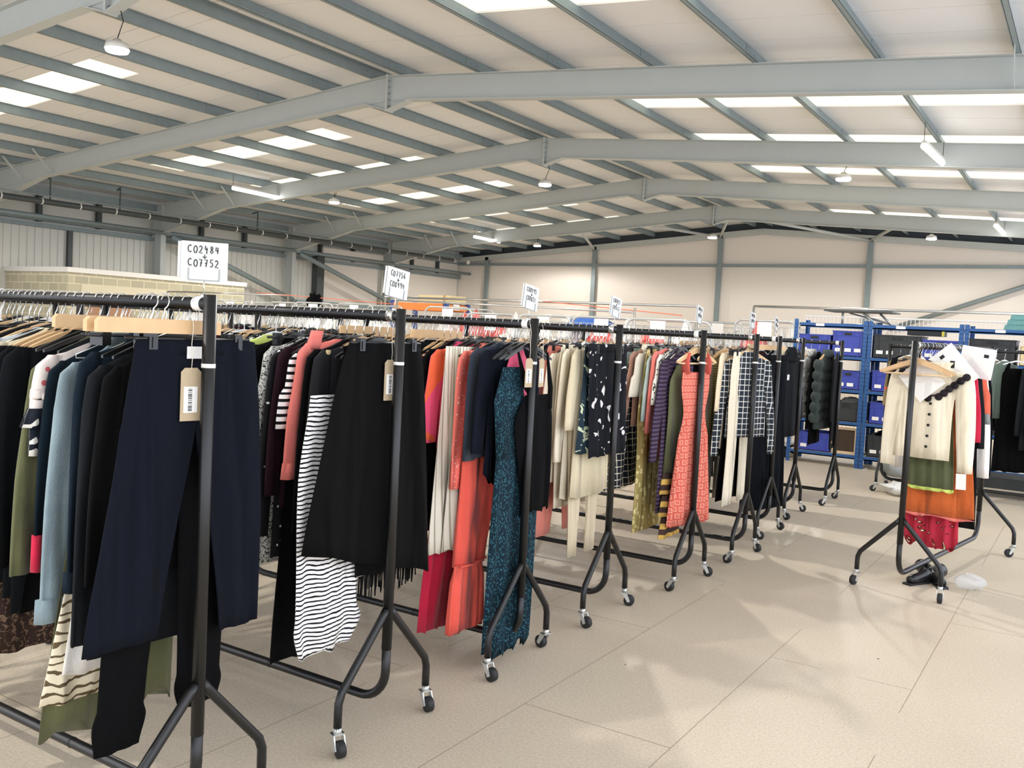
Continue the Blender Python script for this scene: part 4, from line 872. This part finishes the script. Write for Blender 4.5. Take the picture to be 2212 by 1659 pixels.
sheet(.5, .24, 1.5, -.12, .21, .2, 'white printed paper highest at the right of the rack', ((.05, .05),))
hang_r(.3, 'clip', 'skirt', 'dark green knitted skirt with a lime edge', 'skirt', [('body', MB().loft(interp([(-.12, 0, .13, .012, 0), (-.5, .04, .14, .014, .006), (-.925, .07, .145, .016, .012)], 5), 48, 4, 0, hem=.006)), ('hem', MB().loft([(-.926, .07, .146, .018, .012), (-.945, .07, .147, .018, .012)], 48, 4, 0, hem=.006))], GRN, mats={'hem': LIME})
hang_r(.37, 'plastic', 'dress', 'rust orange knitted dress with pale hem on the right-hand rack', 'dress', [('body', MB().loft(interp([(-.12, .04, .08, .012, 0), (-.2, .05, .17, .014, 0), (-.6, .08, .2, .014, .004), (-1.115, .1, .235, .018, .01)], 5), 48, 2, 1, hem=.01)), ('hem', MB().loft([(-1.116, .1, .236, .019, .01), (-1.128, .1, .237, .019, .01)], 48, 2, 1, hem=.01))], ORG, mats={'hem': SALMON})
hang_r(.46, 'plastic', 'dress', 'red paisley dress hanging lowest on the right-hand rack', 'dress', [('body', MB().loft(interp([(-.12, .04, .08, .012, 0), (-.2, .05, .16, .014, 0), (-.8, .04, .16, .016, .008), (-1.33, .05, .175, .02, .02)], 5), 60, 4, 1, hem=.035))], REDP)
hang_r(.54, 'plastic', 'coat', 'dark grey coat behind the orange dress on the right-hand rack', 'coat', g_top(.215, -.16, hem_w=.24, hem_z=-1.2, sl=.5, uc=.04), DKG, u=.02)
hang_r(.42, 'plastic', 'blouse', 'raspberry pink blouse peeping beside the cream cardigan', 'blouse', g_top(.2, -.16, hem_w=.22, hem_z=-.72, sl=.45, uc=.03), RED, u=.04)
hang_r(.62, 'white', 'cardigan', 'coral cardigan with grey cuff at the right of the papers', 'cardigan', g_top(.225, -.13, hem_w=.2, hem_z=-.5, sl=.32, slw=.055, sle=.05)+[('cuff', MB().loft([(-.43, .262, .05, .018, 0), (-.5, .275, .048, .018, 0)], 18))], fabric('coral_knit', (224, 104, 78)), mats={'cuff': GREY})
hang_r(.7, 'plastic', 'cardigan', 'white long-sleeved cardigan behind the cream one', 'cardigan', g_top(.22, -.15, hem_w=.24, hem_z=-.7, sl=.72, slw=.05, sle=.06), WHITE)
hang_r(.78, 'plastic', 'coat', 'black coat deeper on the right-hand rack', 'coat', g_top(.22, -.16, hem_w=.24, hem_z=-.85, sl=.7, slw=.05, sle=.05), BLK)
for i, d in enumerate((.9, 1.0, 1.1)): hanger('clip', at(d), RA+.1*i-.1, 'black two-clip hanger at the back of the right-hand rack', 'clip hangers at the back of the right-hand rack')
t = thing('size_tag', 'plain white tag hanging by the right sleeve of the cream cardigan', 'tag', at(.18, .285, .79), RA)
build('card', MB().box((0, 0, -.045), (.001, .06, .1), Matrix.Rotation(.05, 3, 'X')), PAPER, t); build('cord', MB().tube([(0, 0, .0), (0, -.01, .06)], .001, 5), STRING, t)
# boots and a clear bag under it
def boot(loc, rz, lab):
    t = thing('ankle_boot', lab, 'boot', loc, rz, 'black boots under the right-hand rack'); t.scale = (.8, .8, .8)
    q = MB(); q.tube([(-.11, 0, .04), (-.05, 0, .045), (.02, 0, .055), (.07, 0, .07), (.1, .0, .085)], [.032, .043, .045, .05, .052], 14)
    q.tube([(.1, 0, .06), (.19, .01, .075), (.29, .02, .08), (.33, .02, .08)], [.05, .05, .056, .058], 14); build('upper', q, BLACKP, t)
    build('sole', MB().prism([(-.145, 0), (.1, 0), (.12, .02), (-.14, .016)], -.04, .04, 'y'), RUBBER, t)
    build('heel', MB().bb((.07, -.03, .0), (.125, .03, .045)), RUBBER, t)
boot(at(.36, .02, .0), RA+2.8, 'black shiny boot lying under the red paisley dress, left one'); boot(at(.44, .12, .0), RA-2.5, 'black shiny boot lying under the red paisley dress, right one')
def glassy(name, rgb, alpha):
    if name in MATS: return MATS[name]
    m, nt, b = base(name, .12); b.inputs['Base Color'].default_value = (*s2l(rgb), 1); b.inputs['Alpha'].default_value = alpha; MATS[name] = m; return m
CLEAR = glassy('clear_plastic', (230, 232, 234), .35)
def blob(rx, ry, rz_, seed, n=16, m_=10, amp=.22):
    r_ = random.Random(seed); f = [(r_.uniform(2, 5), r_.uniform(2, 5), r_.uniform(0, 6)) for _ in range(5)]
    q = MB(); vs = []; fs = []
    for i in range(m_+1):
        v = PI*i/m_
        for j in range(n):
            u = 2*PI*j/n; x, y, z = math.sin(v)*math.cos(u), math.sin(v)*math.sin(u), math.cos(v)
            d = 1+amp*sum(math.sin(a*x*2+b*y*2+c+3*z) for a, b, c in f)/3
            vs.append((x*rx*d, y*ry*d, max(-rz_*.98, z*rz_*d)))
    for i in range(m_):
        for j in range(n): fs.append((i*n+j, i*n+(j+1) % n, (i+1)*n+(j+1) % n, (i+1)*n+j))
    return q.add(vs, fs, True)
tag(build('plastic_bag', blob(.09, .08, .05, 3), CLEAR, None, at(.5, .3, .05)), 'crumpled clear plastic bag on the floor right of the boots', 'bag')
# ------------------------------------------------------------------ rack along the shelving
X11, Y11 = -.12, 10.85
r11 = make_rack('black clothes rack at the right edge in front of the blue shelving', (X11, Y11, 0), 0, L=1.83, seed=7, band=False)
RK[11] = (X11, Y11, 0); OCC[11] = []; RN[11] = 'shelving-side'
hang(11, -.58, 'white', 'dress', 'long black dress facing the camera at the right edge', 'dress', g_dress(.1, .16, .15, -1.25, .17, .008, 3, top=-.17), BLK, rot=-1.3)
hang(11, -.7, 'white', 'cardigan', 'grey-green cardigan beside the long black dress at the right', 'cardigan', g_top(.21, -.15, hem_w=.2, hem_z=-.7, sl=.65), SAGE, rot=-.5)
hang(11, -.78, 'white', 'jumper', 'speckled grey jumper at the right in front of the shelving', 'jumper', g_top(.21, -.16, hem_w=.2, hem_z=-.7, sl=.65), MARL, rot=-.4)
hang(11, -.9, 'white', 'coat', 'dark green coat right of the cream cardigan', 'coat', g_top(.21, -.15, hem_w=.22, hem_z=-1.2, sl=.7), fabric('green_black_cloth', (38, 46, 44)), rot=-.5)
hang(11, -1.0, 'white', 'coat', 'long black coat next to the dark green one at the right', 'coat', g_top(.21, -.15, hem_w=.22, hem_z=-1.2, sl=.7), BLK, rot=-.3)
hang(11, -.38, 'white', 'coat', 'charcoal coat cut by the right edge of the photo', 'coat', g_top(.21, -.15, hem_w=.22, hem_z=-1.0, sl=.7), DKG, rot=-.6)
hang(11, -.28, 'white', 'coat', 'black padded coat beyond the right edge', 'coat', g_top(.21, -.15, hem_w=.22, hem_z=-1.0, sl=.7), BLK2, rot=-.6)
hang(11, -1.62, 'white', 'shirt', 'orange flowered shirt with plaid edge left of the cream cardigan', 'shirt', g_top(.2, -.15, hem_w=.19, hem_z=-1.0, sl=.5), spots('orange_flowers', (150, 130, 92), (232, 92, 74), 14, .3), rot=-.9)
hang(11, -1.72, 'plastic', 'jumper', 'black jumper at the left end of the shelving-side rack', 'jumper', g_top(.2, -.14, hem_w=.2, hem_z=-.55, sl=.3), BLK, rot=-.2)
for i in range(5): hanger('white', (X11-1.1-.1*i, Y11, RZ), -.3+.1*i, 'white plastic hanger, empty, on the shelving-side rack', 'empty white hangers on the shelving-side rack')
tag(build('plastic_bag', blob(.17, .16, .16, 8), glassy('smoke_plastic', (176, 178, 176), .75), None, (-1.75, Y11-.02, .31)), 'grey plastic bag of clothes on the base of the shelving-side rack', 'bag')
tag(build('plastic_bag', blob(.24, .2, .07, 9), POLY, None, (-1.62, Y11-.3, .07)), 'flat white plastic bag on the floor by the shelving-side rack', 'bag')
t = thing('flat_case', 'long flat black case lying under the coats at the right edge', 'case', (-.62, 11.5, 0)); build('case', MB().bb((-.65, -.25, .1), (.55, .25, .22)), CRATEK, t); build('foot', MB().bb((-.5, -.2, 0), (-.4, .2, .1)), CRATEK, t); build('foot', MB().bb((.3, -.2, 0), (.4, .2, .1)), CRATEK, t)
# ------------------------------------------------------------------ blue shelving
YS, YD = 12.35, .6
UPX = (-3.44, -2.5, -1.39, -.28, .83)
LEV = (.16, .585, 1.0, 1.43, 1.85)
for b_, (xa, xb) in enumerate(zip(UPX, UPX[1:])):
    t = thing('shelving_unit', ['blue steel shelving bay farthest left, behind the last rack', 'blue steel shelving bay second from left, left of the cream cardigan', 'blue steel shelving bay behind the cream cardigan and papers', 'blue steel shelving bay at the right edge'][b_], 'shelving', (xa, YS, 0), 0, 'blue shelving bays')
    W_ = xb-xa
    for x in (.03, W_-.03):
        for y in (0, YD):
            q = MB().bb((x-.025, y-.004, 0), (x+.025, y+.004, 1.9)).bb((x+(.021 if x > .1 else -.025), y, 0), (x+(.025 if x > .1 else -.021), y+(.05 if y == 0 else -.05), 1.9))
            o = build('upright', q, BLUE, t); q = MB()
            for k_ in range(36):
                for s_ in (-.011, .011): q.cyl((x+s_, y-.0045, .05+.051*k_), .0055, .003, 'y', 6)
            build('slots', q, INK, o)
    for z in LEV:
        build('beam', MB().bb((.055, -.004, z-.045), (W_-.055, .006, z+.005)).bb((.055, -.004, z-.045), (W_-.055, .02, z-.03)), BLUE, t)
        build('beam', MB().bb((.055, YD-.006, z-.045), (W_-.055, YD+.004, z+.005)), BLUE, t)
        if z < 1.8: build('shelf_panel', MB().bb((.03, .008, z-.01), (W_-.03, YD-.008, z+.005)), BOARD, t)
    build('label', MB().bb((W_*.3, -.007, 1.815), (W_*.3+.11, -.0045, 1.85)), PAPER, t)
def crate(x, z, w_, h_, col, lab, labels=1, y=None, d_=.5, grp='crates on the blue shelving'):
    t = thing('storage_crate', lab, 'crate', (x, (y if y is not None else YS+.03), z+.006), 0, grp); c_ = .006
    q = MB().bb((0, 0, 0), (w_, d_, .01)).bb((0, 0, 0), (w_, c_, h_)).bb((0, d_-c_, 0), (w_, d_, h_)).bb((0, 0, 0), (c_, d_, h_)).bb((w_-c_, 0, 0), (w_, d_, h_))
    build('body', q, col, t)
    q = MB().bb((-.008, -.008, h_-.012), (w_+.008, .004, h_)).bb((-.008, d_-.004, h_-.012), (w_+.008, d_+.008, h_)).bb((-.008, 0, h_-.012), (.004, d_, h_)).bb((w_-.004, 0, h_-.012), (w_+.008, d_, h_)).bb((-.005, -.006, h_-.07), (w_+.005, .002, h_-.062))
    for i in range(5): q.bb((w_*(.1+.2*i)-.003, -.006, h_-.065), (w_*(.1+.2*i)+.003, .0, h_-.01))
    for i in (0.12, .88): q.bb((w_*i-.004, -.007, 0), (w_*i+.004, .0, h_-.06))
    build('rim', q, col, t)
    build('handle_hole', MB().bb((w_*.38, -.0085, h_-.055), (w_*.62, -.006, h_-.025)), INK, t)
    for i in range(labels): build('label', MB().bb((.04+i*.12, -.0095, h_*.18), (.12+i*.12, -.008, h_*.18+.045)), PAPER, t)
bagn = [0]
def bag(loc, r, col, lab, seed=None, grp=None, cat='bag', name='plastic_bag'):
    bagn[0] += 1; return tag(build(name, blob(r[0], r[1], r[2], seed or bagn[0]), col, None, loc), lab, cat, grp)
crate(-3.38, 1.43, .42, .27, CRATEB, 'blue crate on the upper shelf at the left end of the shelving')
crate(-2.94, 1.43, .38, .33, CRATEB, 'blue crate with three white labels on the upper shelf by the double upright', 3)
crate(-3.3, 1.0, .4, .25, CRATEB, 'blue crate half hidden by quilted jackets on the middle shelf', 1)
crate(-2.88, 1.0, .34, .24, CRATEB, 'blue crate on the middle shelf just left of the double upright', 2)
crate(-3.35, .585, .4, .28, CRATEK, 'black crate behind the quilted jackets on the lower shelf', 1)
crate(-2.9, .585, .36, .25, CRATEK, 'black crate with pierced sides on the lower shelf beside the uprights', 0)
crate(-3.3, .16, .42, .24, CRATEB, 'blue crate on the lowest shelf below the grey coat', 1)
crate(-2.43, 1.43, .56, .3, CRATEK, 'large black crate on the upper shelf right of the double upright', 2)
crate(-1.86, 1.43, .42, .26, CRATEB, 'blue crate on the upper shelf behind the wooden hangers', 1)
crate(-2.42, 1.0, .45, .27, CRATEB, 'blue crate covered with labels left of the cardigan sleeve', 3)
crate(-1.92, 1.0, .45, .25, CRATEB, 'blue crate behind the cream cardigan on the middle shelf', 1)
crate(-2.42, .585, .5, .28, CRATEB, 'blue crate with white labels on the lower shelf left of the cardigan', 3)
crate(-2.42, .16, .6, .28, CRATEK, 'black crate with two square white labels on the lowest shelf', 2)
crate(-1.33, 1.43, .5, .3, CRATEK, 'black crate on the upper shelf behind the papers', 0)
crate(-.78, 1.43, .44, .24, BOXC, 'wooden framed box on the upper shelf at the right', 1)
crate(-.22, 1.43, .44, .24, BOXC, 'wooden framed box cut by the right edge of the photo', 1)
crate(-1.3, .585, .5, .26, CRATEK, 'black crate behind the coats on the lower right shelf', 1)
crate(-.76, .585, .45, .22, WHITEP, 'white box under papers on the lower right shelf', 1)
crate(-.2, .585, .45, .22, WHITEP, 'white box at the right edge on the lower shelf', 1)
crate(-.2, 1.0, .45, .25, CRATEK, 'black crate at the right edge on the middle shelf', 1)
crate(-1.3, 1.0, .5, .25, CRATEB, 'blue crate behind the dark green coat', 1)
for i, (x, z, c_) in enumerate(((-3.15, 1.25, CLEAR), (-2.7, .83, GREY), (-3.1, .87, BLK), (-2.1, 1.28, GREY), (-2.2, .46, NVY), (-1.7, .87, BLK))):
    q = bag((x, YS+.3, z), (.14, .16, .07), c_, 'bundle of folded stuff heaped in a crate on the blue shelving', grp='bundles in the shelving crates', cat='bundle', name='cloth_bundle')
t = thing('picture_frame', 'pale wooden picture frame leaning on the lowest shelf left of the uprights', 'frame', (-2.86, YS+.05, .17))
for a, b in (((0, 0, 0), (.03, .02, .34)), ((.28, 0, 0), (.31, .02, .34)), ((.03, 0, 0), (.28, .02, .03)), ((.03, 0, .31), (.28, .02, .34))): build('frame_side', MB().bb(a, b), WOODP, t)
build('panel', MB().bb((.03, .008, .03), (.28, .014, .31)), fabric('dark_picture', (70, 58, 46)), t)
t = thing('yellow_box', 'box with bright yellow rim standing on a black crate', 'box', (-2.05, YS+.1, 1.745)); build('box_body', MB().bb((0, 0, 0), (.42, .3, .07)), CRATEK, t); build('yellow_rim', MB().bb((-.01, -.01, .07), (.43, .31, .09)).bb((.4, -.01, 0), (.43, 0, .07)), plain('yellow_paint', (238, 222, 90), .5), t)
# upturned folding table on the shelving
t = thing('folding_table', 'dark grey table top raised on silver legs on top of the blue shelving', 'table', (-2.65, YS+.3, 1.86))
build('table_top', MB().bb((-.42, -.3, .155), (.42, .3, .175)), plain('table_grey', (72, 76, 76), .5), t)
for a, b in (((-.2, -.2, 0), (-.2, -.2, .155)), ((.05, -.2, .155), (.22, -.2, .0)), ((.2, .1, .155), (.36, .1, .0)), ((-.2, .2, .155), (.42, .2, .0))): build('leg', MB().tube([a, b], .014, 8), ZINC, t)
build('rear_frame', MB().tube([(-.3, .25, 0), (.45, .25, 0)], .012, 8).tube([(-.3, .25, 0), (-.3, .25, .155)], .012, 8), ZINC, t)
for i in range(3): tag(build('folded_cloth', MB().prism([(0, 0), (.5, .0), (.52, .03), (.5, .055), (.01, .06)], 0, .35, 'y'), fabric('teal_felt', (110, 156, 152)), None, (-.98+.03*i, YS+.1, 1.857+.062*i)), 'pale teal folded cloth, %s of three on the shelving top at the right' % ('lowest', 'middle', 'topmost')[i], 'cloth', 'teal cloths on the shelving')
# ------------------------------------------------------------------ roll cages behind the racks
WIRE = plain('cage_wire', (192, 194, 190), .35, .5)
CG = {}
def cage(x, y, rz, h_, lab, sheet_=True, w_=.85, d_=.72):
    key = (round(h_, 2), w_)
    if key in CG: return dup(CG[key], (x, y, 0), rz, lab)
    t = thing('roll_cage', lab, 'roll cage', (x, y, 0), rz, 'roll cages behind the clothes racks')
    for s_ in (-1, 1):
        yy = s_*d_/2; r_ = .1
        pts = [(-w_/2, yy, .2), (-w_/2, yy, h_-r_)]+[(-w_/2+r_-r_*math.cos(a), yy, h_-r_+r_*math.sin(a)) for a in (.5, 1.05)]+[(-w_/2+r_, yy, h_), (w_/2-r_, yy, h_)]+[(w_/2-r_+r_*math.sin(a), yy, h_-r_+r_*math.cos(a)) for a in (.5, 1.05)]+[(w_/2, yy, h_-r_), (w_/2, yy, .2)]
        o = build('side_frame', MB().tube(pts, .014, 8), WIRE, t)
        q = MB()
        for i in range(1, 12): q.tube([(-w_/2+w_*i/12, yy, .2), (-w_/2+w_*i/12, yy, h_-.08)], .003, 4, False)
        for z in (.5, .8, 1.1, 1.4, h_-.08): q.tube([(-w_/2, yy, z), (w_/2, yy, z)], .004, 4, False)
        build('mesh_panel', q, WIRE, o)
    q = MB()
    for z in (.35, .7, 1.05, 1.4, h_-.1): q.tube([(w_/2, -d_/2, z), (w_/2, d_/2, z)], .004, 4, False)
    for i in range(9): q.tube([(w_/2, -d_/2+d_*i/8, .2), (w_/2, -d_/2+d_*i/8, h_-.1)], .003, 4, False)
    build('back_mesh', q, WIRE, t)
    build('base', MB().bb((-w_/2, -d_/2, .17), (w_/2, d_/2, .2)), ZINC, t)
    for a in (-1, 1):
        for b in (-1, 1): build('wheel', MB().cyl((a*(w_/2-.08), b*(d_/2-.08), .08), .08, .03, 'y', 12).bb((a*(w_/2-.08)-.02, b*(d_/2-.08)-.02, .08), (a*(w_/2-.08)+.02, b*(d_/2-.08)+.02, .17)), RUBBER, t)
    build('label_sheet', MB().bb((-.1, -d_/2-.017, h_-.24), (.1, -d_/2-.015, h_-.02)), PAPER, t)
    CG[key] = t; return t
cages = [(-15.6, 12.4, .1, 1.86, 'leftmost roll cage, seen over the nearest rack rail'), (-14.4, 12.6, .05, 1.86, 'roll cage second from left behind the racks'), (-12.9, 12.6, -.1, 1.86, 'roll cage left of the black bundle behind the racks'), (-11.7, 12.1, .12, 1.86, 'roll cage carrying the black bundle on white bags'),
         (-10.4, 11.8, -.06, 1.86, 'roll cage in front of the orange pallet racking'), (-8.6, 11.9, .08, 1.86, 'roll cage right of the cardboard box'), (-7.5, 11.5, .02, 1.78, 'roll cage holding pink bags near the third sign'), (-6.4, 11.2, -.05, 1.78, 'roll cage between the third and fourth signs'),
         (-5.45, 11., .05, 1.78, 'roll cage with red bags right of the fourth sign'), (-4.6, 10.9, .0, 1.78, 'roll cage between the fifth and sixth signs'), (-3.9, 12.9, .02, 1.86, 'roll cage with pink bags near the seventh sign'), (-8.2, 15., .03, 1.86, 'roll cage standing farther back at the middle'), (-5.4, 15.2, .0, 1.86, 'roll cage standing farther back right of the middle')]
for x, y, r_, h_, lab in cages: cage(x, y, r_, h_, lab)
wl = {}
for i, (x, y, r_, h_, lab) in enumerate(cages):
    n_ = 2
    for j in range(n_):
        c_ = RPOLY if (i in (6, 8, 9, 10) and j == 0) or i == 5 and j == 1 else POLY
        nm = 'red plastic' if c_ == RPOLY else 'white plastic'
        bag((x-.2+.4*j, y, .2+(h_-.38)/2+.05*j), (.24, .3, (h_-.32)/2), c_, '%s bag stuffed into a roll cage behind the clothes racks' % nm, grp='%s bags in the roll cages' % nm)
bag((-11.95, 12.05, 1.9), (.12, .12, .14), BLK, 'black bundle on top of the white bags in a roll cage', name='cloth_bundle', cat='bundle')
bag((-5.9, 11.15, 1.68), (.3, .2, .1), fabric('blue_poly', (64, 104, 176)), 'blue plastic bag in the cage left of the fourth sign', name='plastic_bag')
# trolley rails and straps spanning the cages
def rail(a, b, r_, m, name, lab, cat, legs=True):
    t = thing(name, lab, cat, a); bb_ = Vector(b)-Vector(a)
    build('rail', MB().tube([(0, 0, 0), tuple(bb_)], r_, 8), m, t)
    if legs:
        for f in (0., 1.): p_ = bb_*f; build('leg', MB().tube([(p_.x, p_.y, 0), (p_.x, p_.y, -a[2] if f == 0 else -b[2])], r_, 8), m, t)
rail((-17.2, 12.9, 2.02), (-13.5, 12.9, 2.02), .018, CHROME, 'steel_rail', 'long chrome rail above the cages at the left', 'rail')
rail((-11.2, 13.1, 2.05), (-5.1, 13.1, 2.05), .02, CHROME, 'steel_rail', 'long chrome rail above the cages behind the cardboard box', 'rail')
rail((-8.9, 10.7, 1.92), (-5.0, 10.7, 1.86), .014, CHROME, 'steel_rail', 'chrome rail in front of the cages in the middle', 'rail')
rail((-13.4, 12.0, 2.02), (-10.2, 12.15, 1.9), .006, plain('orange_strap', (240, 120, 84), .6), 'orange_strap', 'orange strap stretched over the cages left of the second sign', 'strap', False)
rail((-6.9, 11.6, 2.0), (-4.6, 11.3, 1.86), .006, plain('orange_strap', (240, 120, 84), .6), 'orange_strap', 'orange strap stretched over the cages right of the fourth sign', 'strap', False)
rail((-4.6, 14.2, 2.12), (-.6, 14.2, 2.12), .02, CHROME, 'steel_rail', 'chrome rail behind the blue shelving at the right', 'rail')
t = thing('mesh_screen', 'white mesh screen behind the blue shelving at the right', 'screen', (-2.6, 14.25, 0))
build('screen_frame', MB().tube([(-1.2, 0, 0), (-1.2, 0, 2.0), (2.2, 0, 2.0), (2.2, 0, 0)], .015, 8), WHITEP, t)
q = MB()
for i in range(60): q.bb((-1.18+.0565*i, -.003, .1), (-1.172+.0565*i, .003, 1.99))
build('mesh', q, WHITEP, t)
# orange pallet racking with a cardboard box
DB = plain('racking_blue', (44, 74, 140), .45)
t = thing('pallet_racking', 'pallet racking with orange beam and blue uprights behind the cages', 'racking', (-11.75, 14.0, 0))
for x, y in ((0, 0), (1.3, 0), (0, .7), (1.3, .7)):
    o = build('upright', MB().bb((x-.045, y-.03, 0), (x+.045, y+.03, 2.03)), DB, t); q = MB()
    for i in range(22):
        for s_ in (-.02, .02): q.bb((x+s_-.006, y-.032, .1+.085*i), (x+s_+.006, y-.0305, .14+.085*i))
    build('slots', q, PAPER, o)
for y in (0, .7): build('beam', MB().bb((.05, y-.045, 1.85), (1.25, y+.0, 1.99)), ORANGE, t)
build('end_beam', MB().bb((1.28, .03, 1.87), (1.32, .67, 1.97)), ORANGE, t)
build('load_notice', MB().bb((1.321, .2, 1.88), (1.324, .4, 1.99)), PAPER, t)
build('deck', MB().bb((.05, .0, 1.99), (1.25, .68, 2.0)), BOARD, t)
t = thing('cardboard_box', 'pale cardboard box on the orange racking beam', 'box', (-11.2, 14.3, 2.0)); build('carton', MB().bb((0, -.2, 0), (.78, .3, .15)), BOXC, t); build('tape', MB().bb((.6, -.203, 0), (.65, .303, .153)), plain('brown_tape', (176, 146, 96), .5), t)
# ------------------------------------------------------------------ world and view
w = bpy.data.worlds.new('world'); scene.world = w; w.use_nodes = True
w.node_tree.nodes['Background'].inputs[0].default_value = (*s2l((228, 234, 246)), 1); w.node_tree.nodes['Background'].inputs[1].default_value = 3.0
vs_ = scene.view_settings; vs_.view_transform = 'Standard'; vs_.look = 'None'; vs_.exposure = 0.24; vs_.gamma = 1; vs_.use_curve_mapping = False
